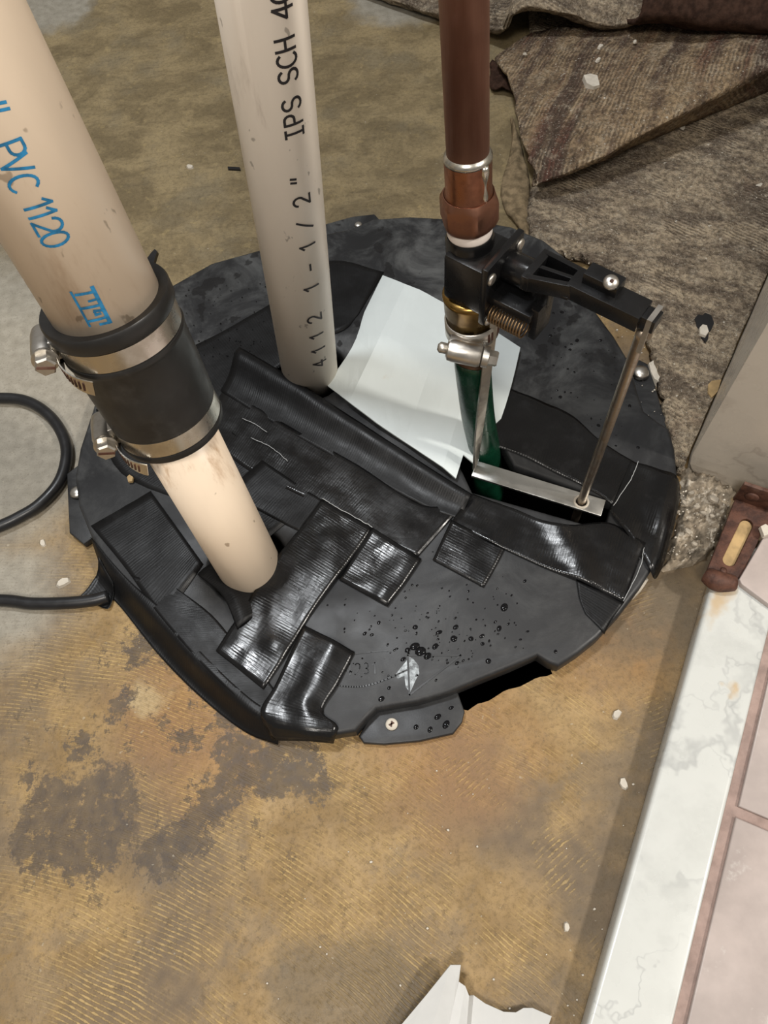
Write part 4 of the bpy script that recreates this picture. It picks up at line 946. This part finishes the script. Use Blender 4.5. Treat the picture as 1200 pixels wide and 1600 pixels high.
# folded-back flap
front = [(836, 290), (880, 274), (930, 253), (990, 220), (1060, 184), (1130, 149), (1200, 113), (1290, 68), (1400, 10)]
mid_r = [(818, 222), (868, 200), (925, 180), (985, 155), (1050, 128), (1120, 98), (1190, 70), (1280, 30), (1390, -30)]
back = [(800, 135), (850, 120), (910, 105), (975, 90), (1040, 70), (1110, 45), (1180, 20), (1270, -15), (1380, -70)]
back2 = [(772, 90), (835, 50), (900, 40), (970, 25), (1040, 5), (1110, -20), (1180, -45), (1270, -75), (1380, -120)]
def Rw(px, z, dz=0.0): return [P(x, y, z + dz * i / 8) for i, (x, y) in enumerate(px)]
def back_off(row, d, z): return [Vector((p.x, p.y, z)) + U * d for p in row]
f_row = Rw(front, .027, .045)
ctrl = [back_off(f_row, .09, .010), back_off(f_row, .040, .0105), [p + Vector((0, 0, -.007)) for p in back_off(f_row, .010, 0)]]
for p, q in zip(ctrl[2], f_row): p.z = q.z - .007
ctrl += [f_row, Rw(front, .033, .047), Rw(mid_r, .037, .042), Rw(back, .032, .034), Rw(back2, .022, .024)]
for p, q in zip(ctrl[4], f_row): v = (q - CAM); p.xy = q.xy; p += U * .005
G = dense(ctrl, 7, 16); G = rough(G, .0022, 45, 5.0)
for i, r_ in enumerate(G):
    for j in (0, 1): r_[j] += Vd * (.004 * fbm((r_[j].x, r_[j].y, 2), 110, 3))
tag(obj('carpet_flap', gridmesh(G), 'backing', solid=.004), 'striped carpet backing folded over above the flat carpet', 'carpet')
# upper fold with a curled, gaping edge
e0 = [(560, -14), (640, 12), (700, 30), (752, 44), (786, 50), (800, 26), (830, 14), (880, 22), (940, 42), (985, 40), (1025, 24), (1090, 14), (1180, 6), (1300, -20)]
ez = [.008, .010, .012, .016, .022, .044, .056, .054, .046, .046, .052, .056, .06, .064]
r0 = [P(x, y, z) for (x, y), z in zip(e0, ez)]
r1 = [P(x, y - 10, z + .006) for (x, y), z in zip(e0, ez)]
r2 = [P(x + 10, y - 55, z + .010) for (x, y), z in zip(e0, [.012, .014, .018, .024, .03, .042, .052, .054, .05, .05, .054, .058, .062, .066])]
r3 = [P(x + 40, -150, .05) for x, y in e0]; r4 = [P(x + 80, -300, .03) for x, y in e0]
rm = [p + Vector((0, .012, -.009)) for p in r0]
G = dense([rm, r0, r1, r2, r3, r4], 7, 10); G = rough(G, .0020, 50, 9.0)
tag(obj('carpet_fold', gridmesh(G), 'carpet', solid=.004), 'curled grey-brown carpet edge gaping open at the top', 'carpet')
r0 = [P(x, y, z) for x, y, z in ((1000, 22, .075), (1050, 20, .08), (1100, 30, .08), (1160, 34, .08), (1230, 40, .085), (1330, 40, .09))]
ctrl = [[p + Vector((0, .035, -.03)) for p in r0], [p + Vector((0, .008, -.014)) for p in r0], r0, [p + Vector((.004, .015, .014)) for p in r0], [p + Vector((.01, .06, .028)) for p in r0], [p + Vector((.02, .15, .02)) for p in r0], [p + Vector((.03, .25, -.04)) for p in r0]]
tag(obj('carpet_roll', gridmesh(rough(dense(ctrl, 6, 8), .002, 60, 4.0)), 'carpet_dark', solid=.004), 'dark red-brown carpet roll in the top right corner', 'carpet')
# torn felt strip beside the copper pipe
a = [(797, 186), (800, 215), (795, 245), (786, 275), (782, 305), (790, 330), (808, 352), (822, 372)]
b = [(801, 186), (812, 215), (820, 250), (827, 280), (829, 305), (829, 330), (829, 352), (828, 374)]
G = [[p.lerp(q, f / 8) + Vector((0, 0, .004 * math.sin(f / 8 * 3.1))) for f in range(9)] for p, q in zip(catmull([P(*q, .004) for q in a], 5), catmull([P(*q, .004) for q in b], 5))]
tag(obj('torn_padding', gridmesh(rough(G, .003, 90, 2.0)), 'pad', solid=.002), 'torn strip of brown felt padding behind the copper pipe', 'padding')
a = [(764, 98), (766, 115), (764, 132), (770, 142)]; b = [(800, 104), (803, 120), (804, 134), (803, 146)]
G = [[p.lerp(q, f / 8) + Vector((0, 0, .006 * math.sin(f / 8 * 3.1))) for f in range(9)] for p, q in zip(catmull([P(*q, .005) for q in a], 5), catmull([P(*q, .005) for q in b], 5))]
tag(obj('felt_tuft', gridmesh(rough(G, .004, 110, 6.0)), 'carpet_dark', solid=.002), 'small dark frayed carpet tuft right of the copper pipe', 'carpet')

# ================================================================== RUSTED BRACKET
ZB = .0225
RB = empty('rusted_bracket', P(1135, 850, .02), 'rusted steel slotted bracket at the foot of the door jamb', 'bracket')
pl = [P(*q, ZB) for q in ((1104, 892), (1112, 872), (1128, 832), (1146, 786), (1152, 775), (1225, 790), (1212, 812), (1190, 832), (1178, 860), (1158, 900), (1146, 910))]
sl = []
ca, cb = P(1166, 820, ZB), P(1139, 876, ZB); dd = (cb - ca).normalized(); sd = Vector((-dd.y, dd.x, 0)); wv = .0046
for i in range(9): t = math.pi * i / 8; sl.append(ca + sd * wv * math.cos(t) - dd * wv * math.sin(t))
for i in range(9): t = math.pi * i / 8; sl.append(cb - sd * wv * math.cos(t) + dd * wv * math.sin(t))
bp = slab('base_plate', [[(p.x, p.y) for p in pl], [(p.x, p.y) for p in sl]], ZB - .003, ZB + .001, 'rust', RB, bev=.0006)
si = [c + (p - c) * .97 for p, c in zip(sl, [(ca + cb) / 2] * 18)]
so = obj('slot_filler', prism([(p.x, p.y) for p in si], ZB - .006, ZB - .0012), 'slot_wood', RB, smooth=False); so['label'] = 'stained tan wood in the slot'
lip = catmull([P(1102, 898, ZB + .001), P(1122, 908, ZB + .003), P(1148, 912, ZB + .002)], 5)
obj('end_lip', tube(lip, .0062, 12, rf=lambda f: .0055 + .0022 * math.sin(f * 3.1)), 'rust', RB)
fo = P(1150, 779, ZB); flo = fo - Vd * .002
flange_c = fo + Vd * .028 + Vector((0, 0, .011))
obj('wall_flange', box(flange_c, Vd * .030, U * .0016, Vector((0, 0, .0125)), .0008), 'rust', RB, 'auto')
for k in (.008, .030): obj('flange_screw', lathe([(.0048, 0), (.0052, .0008), (.0036, .0020), (.0001, .0022)], fo + Vd * k - U * .0016 + Vector((0, 0, .012)), -U, 18), 'rust', RB)
obj('plate_screw', lathe([(.0024, 0), (.0026, .0008), (.0012, .0014), (.0001, .0015)], P(1130, 892, ZB + .0065), (0, 0, 1), 14, hint=(1, 0, 0)), 'rust', RB)
q = [P(*q, .024) for q in ((1154, 906), (1180, 862), (1200, 826), (1260, 840), (1260, 985), (1200, 945), (1158, 914))]
tag(slab('stone_offcut', [[(p.x, p.y) for p in q]], .0195, .0255, 'tile', bev=.0008), 'pinkish stone piece beside the rusted bracket', 'stone')

# ================================================================== RUBBLE, CHIPS, SCRAPS
G = []
ra = [P(*q, .0) for q in ((1060, 738), (1062, 770), (1060, 800), (1050, 835), (1040, 870), (1034, 895))]; rb = [P(*q, .0) for q in ((1150, 752), (1146, 775), (1136, 800), (1124, 835), (1108, 868), (1080, 885))]
for p, q in zip(catmull(ra, 12), catmull(rb, 12)): G.append([p.lerp(q, f / 46) for f in range(47)])
ni, nj = len(G), 47
for i, r_ in enumerate(G):
    for j, p in enumerate(r_):
        e = min(1, (ni - 1 - i) / 6, min(j, nj - 1 - j) / 5)
        p.z = .0004 + e * (.007 + .006 * fbm((p.x, p.y, 3), 90, 4) + .004 * fbm((p.x, p.y, 8), 300, 2))
        p.z = max(.0004, p.z); p.x += .004 * (1 - e) * fbm((p.x, p.y, 5), 150, 2)
tag(obj('mortar_rubble', gridmesh(G), 'rubble', solid=0), 'crumbled tan mortar between lid and rusted bracket', 'rubble', kind='stuff')
def chip_vf(r, h, seed, n=7, el=1.4):
    rnd = random.Random(seed); base = []; top = []
    for i in range(n):
        t = 2 * math.pi * i / n; k = rnd.uniform(.65, 1.1)
        base.append((math.cos(t) * r * k * el, math.sin(t) * r * k)); top.append((math.cos(t) * r * k * el * .8 + rnd.uniform(-.1, .1) * r, math.sin(t) * r * k * .8))
    V, Fc = prism(base, 0, h, top); V = [v + Vector((0, 0, rnd.uniform(-.2, .2) * h if i >= n else 0)) for i, v in enumerate(V)]; return V, Fc
protos = []
def chips(name, pts, label, cat, group, mat='chip'):
    for i, (x, y, z, r) in enumerate(pts):
        kk = (name, mat, i % 3)
        me = CH.get(kk)
        if me is None:
            me = bpy.data.meshes.new(name); v, f = chip_vf(.001, .0006, i * 7 + len(name)); me.from_pydata([tuple(q) for q in v], [], f); me.update(); me.materials.append(M[mat]); CH[kk] = me
        o = bpy.data.objects.new(name, me); COL.objects.link(o); o.location = P(x, y, z); o.rotation_euler = (random.uniform(-.15, .15), random.uniform(-.15, .15), random.uniform(0, 6.28)); o.scale = (r, r, r) if cat != 'fragment' else (r * .72, r * .72, r * .72)
        tag(o, label, cat, group)
CH = {}
chips('plaster_chip', [(1118, 161, .010, 5), (1140, 156, .010, 4.5), (1153, 154, .010, 4)], 'white plaster crumb in the row of three below the flap edge', 'crumb', 'row of crumbs below the carpet flap')
chips('plaster_chip', [(1064, 200, .010, 4)], 'white plaster crumb midway along the shadow of the flap edge', 'crumb', None)
chips('plaster_chip', [(998, 251, .0085, 2.5)], 'small white crumb on flat carpet just below the flap middle', 'crumb', None)
chips('plaster_chip', [(885, 322, .0085, 3)], 'small grey-white crumb on carpet corner behind the lever', 'crumb', None)
chips('plaster_chip', [(892, 345, .0085, 4.5)], 'larger cream crumb on carpet corner behind the lever', 'crumb', None)
chips('plaster_chip', [(1185, 293, .0085, 4.5)], 'cream crumb on the flat carpet at the right photo edge', 'crumb', None)
chips('plaster_chip', [(1120, 540, .0085, 3), (1105, 556, .0085, 3), (1144, 522, .0085, 4)], 'white plaster crumb on carpet between black scrap and jamb', 'crumb', 'plaster crumbs near the black scrap')
chips('plaster_chip', [(938, 74, .041, 3.5), (992, 66, .046, 2.5), (935, 95, .043, 3), (820, 85, .033, 2), (945, 155, .0475, 2), (1020, 128, .054, 2)], 'tiny white plaster crumb on the striped carpet backing', 'crumb', 'plaster crumbs on the carpet flap')
chips('plaster_chip', [(1115, 780, .013, 5.5), (1088, 792, .012, 3.5), (1068, 786, .009, 3), (1098, 802, .013, 3), (1112, 806, .013, 2.6), (1080, 770, .009, 2.8), (1060, 800, .007, 2.2), (1128, 800, .012, 2.4), (1075, 830, .012, 3.5), (1085, 850, .012, 3)],
      'off-white plaster fragment in the mortar rubble by the jamb', 'fragment', 'plaster fragments in the rubble', 'fragment')
for x, y, r, lb in ((298, 262, 3.5, 'whitish chip on the floor between the two plastic pipes'), (98, 912, 5, 'white chip on the floor beside the lower cable run'), (975, 1226, 3.5, 'pale chip on the floor close to the marble sill'),
                    (963, 1118, 3.5, 'small white chip on the floor right of the lid front'), (885, 1447, 2.5, 'lone white speck on the floor above the torn scrap'), (68, 850, 3, 'tiny white chip inside the cable bend by the lid')):
    chips('grit', [(x, y, .0, r)], lb, 'chip', None)
def flake(px, z0, h, name, label, cat, mat='chip', grp=None, tilt=0.0):
    q = [P(x, y, z0 + h) for x, y in px]; c = sum(q, Vector()) / len(q)
    o = obj(name, prism([(p.x, p.y) for p in q], z0, z0 + h, [((p.x - c.x) * .93 + c.x, (p.y - c.y) * .93 + c.y) for p in q]), mat, smooth=False); return tag(o, label, cat, grp)
flake([(911, 117), (922, 114), (934, 117), (938, 133), (928, 136), (916, 130)], .043, .006, 'plaster_flake', 'largest white plaster flake on the striped carpet backing', 'flake')
flake([(1013, 566), (1024, 560), (1034, 566), (1038, 582), (1042, 602), (1034, 600), (1022, 592), (1016, 580)], .0005, .007, 'plaster_flake', 'flat off-white plaster flake between lid and carpet edge', 'flake')
flake([(1106, 600), (1112, 594), (1128, 592), (1122, 612), (1112, 622), (1106, 614)], .008, .004, 'plaster_flake', 'orange-stained plaster flake at the jamb edge', 'flake', 'slot_wood')
flake([(1003, 905), (1010, 898), (1014, 905), (1004, 920), (992, 932), (986, 934), (988, 922)], .0003, .006, 'caulk_bit', 'whitish caulk bit under the right rim of the lid', 'caulk')
flake([(198, 745), (202, 741), (208, 745), (207, 752), (200, 753)], ZL + .0018, .002, 'tan_crumb', 'single tan crumb on the black tape below the coupling', 'crumb', 'slot_wood')
flake([(1188, 822), (1196, 818), (1206, 824), (1204, 834), (1194, 838)], .0262, .004, 'plaster_flake', 'white plaster flake on top of the pinkish stone', 'flake')
# black plastic scrap with a pale crumb inside
sc_px = [(1085, 496), (1090, 490), (1098, 491), (1102, 487), (1112, 491), (1117, 504), (1112, 516), (1108, 520), (1107, 530), (1103, 536), (1096, 528), (1093, 518), (1088, 510)]
flake(sc_px, .0085, .004, 'plastic_scrap', 'torn black plastic scrap lying on the carpet', 'scrap', 'black_scrap')
flake([(1093, 511), (1098, 506), (1105, 508), (1108, 518), (1103, 525), (1094, 522)], .0126, .0025, 'plaster_flake', 'pale plaster flake lying on the black plastic scrap', 'flake')
flake([(229, 404), (236, 394), (242, 388), (246, 392), (243, 402), (240, 412), (232, 412)], .0, .004, 'plastic_scrap', 'black plastic bit behind the rubber coupling', 'scrap', 'black_scrap')
flake([(375, 261), (355, 260), (356, 264), (376, 265)], .0, .002, 'dark_splinter', 'thin dark splinter left of the white pipe', 'splinter', 'black_scrap')
# torn white scrap at the bottom edge
topE = [(628, 1600, .010), (665, 1556, .014), (704, 1508, .018), (720, 1508, .016), (717, 1534, .014), (727, 1541, .014), (733, 1556, .013), (740, 1555, .005), (758, 1568, .005), (787, 1581, .006), (806, 1582, .006), (818, 1575, .006), (832, 1575, .007), (862, 1588, .006), (846, 1600, .004)]
botE = [(600, 1640, .006), (620, 1660, .008), (650, 1690, .010), (665, 1700, .010), (680, 1700, .010), (700, 1700, .011), (722, 1700, .010), (728, 1700, .004), (745, 1700, .004), (765, 1700, .005), (780, 1700, .005), (795, 1700, .005), (810, 1700, .005), (825, 1690, .005), (835, 1650, .004)]
G = []
for a, b in zip(topE, botE):
    G.append([P(a[0] + (b[0] - a[0]) * f / 8, a[1] + (b[1] - a[1]) * f / 8, a[2] + (b[2] - a[2]) * f / 8) for f in range(9)])
tag(obj('torn_scrap', gridmesh(G), 'paper', smooth=False, solid=.0012), 'torn white plastic scrap on the floor at the bottom edge', 'scrap')
# fine grit as one mass
V_, F_ = [], []
rnd = random.Random(3)
for i in range(560):
    x, y = (rnd.uniform(830, 1190), rnd.uniform(300, 720)) if i < 420 else (rnd.uniform(1042, 1140), rnd.uniform(760, 870))
    if i >= 510: x, y = rnd.uniform(380, 1000), rnd.uniform(1180, 1590)
    z = .0085 if i < 420 else (.009 if i < 510 else .0003)
    q = P(x, y, z)
    if i < 420 and ((q - J0).dot(Vd) > -.004 or x < 840 + (y - 380) * .55): continue
    r = rnd.uniform(.0003, .0010) * rnd.random() + .0002; v, f = chip_vf(r, r * .8, i, 5, 1.2); k = len(V_); V_ += [t + q for t in v]; F_ += [tuple(j + k for j in t) for t in f]
tag(obj('fine_grit', (V_, F_), 'chip', smooth=False), 'fine pale plaster grit scattered over carpet and floor', 'grit', kind='stuff')
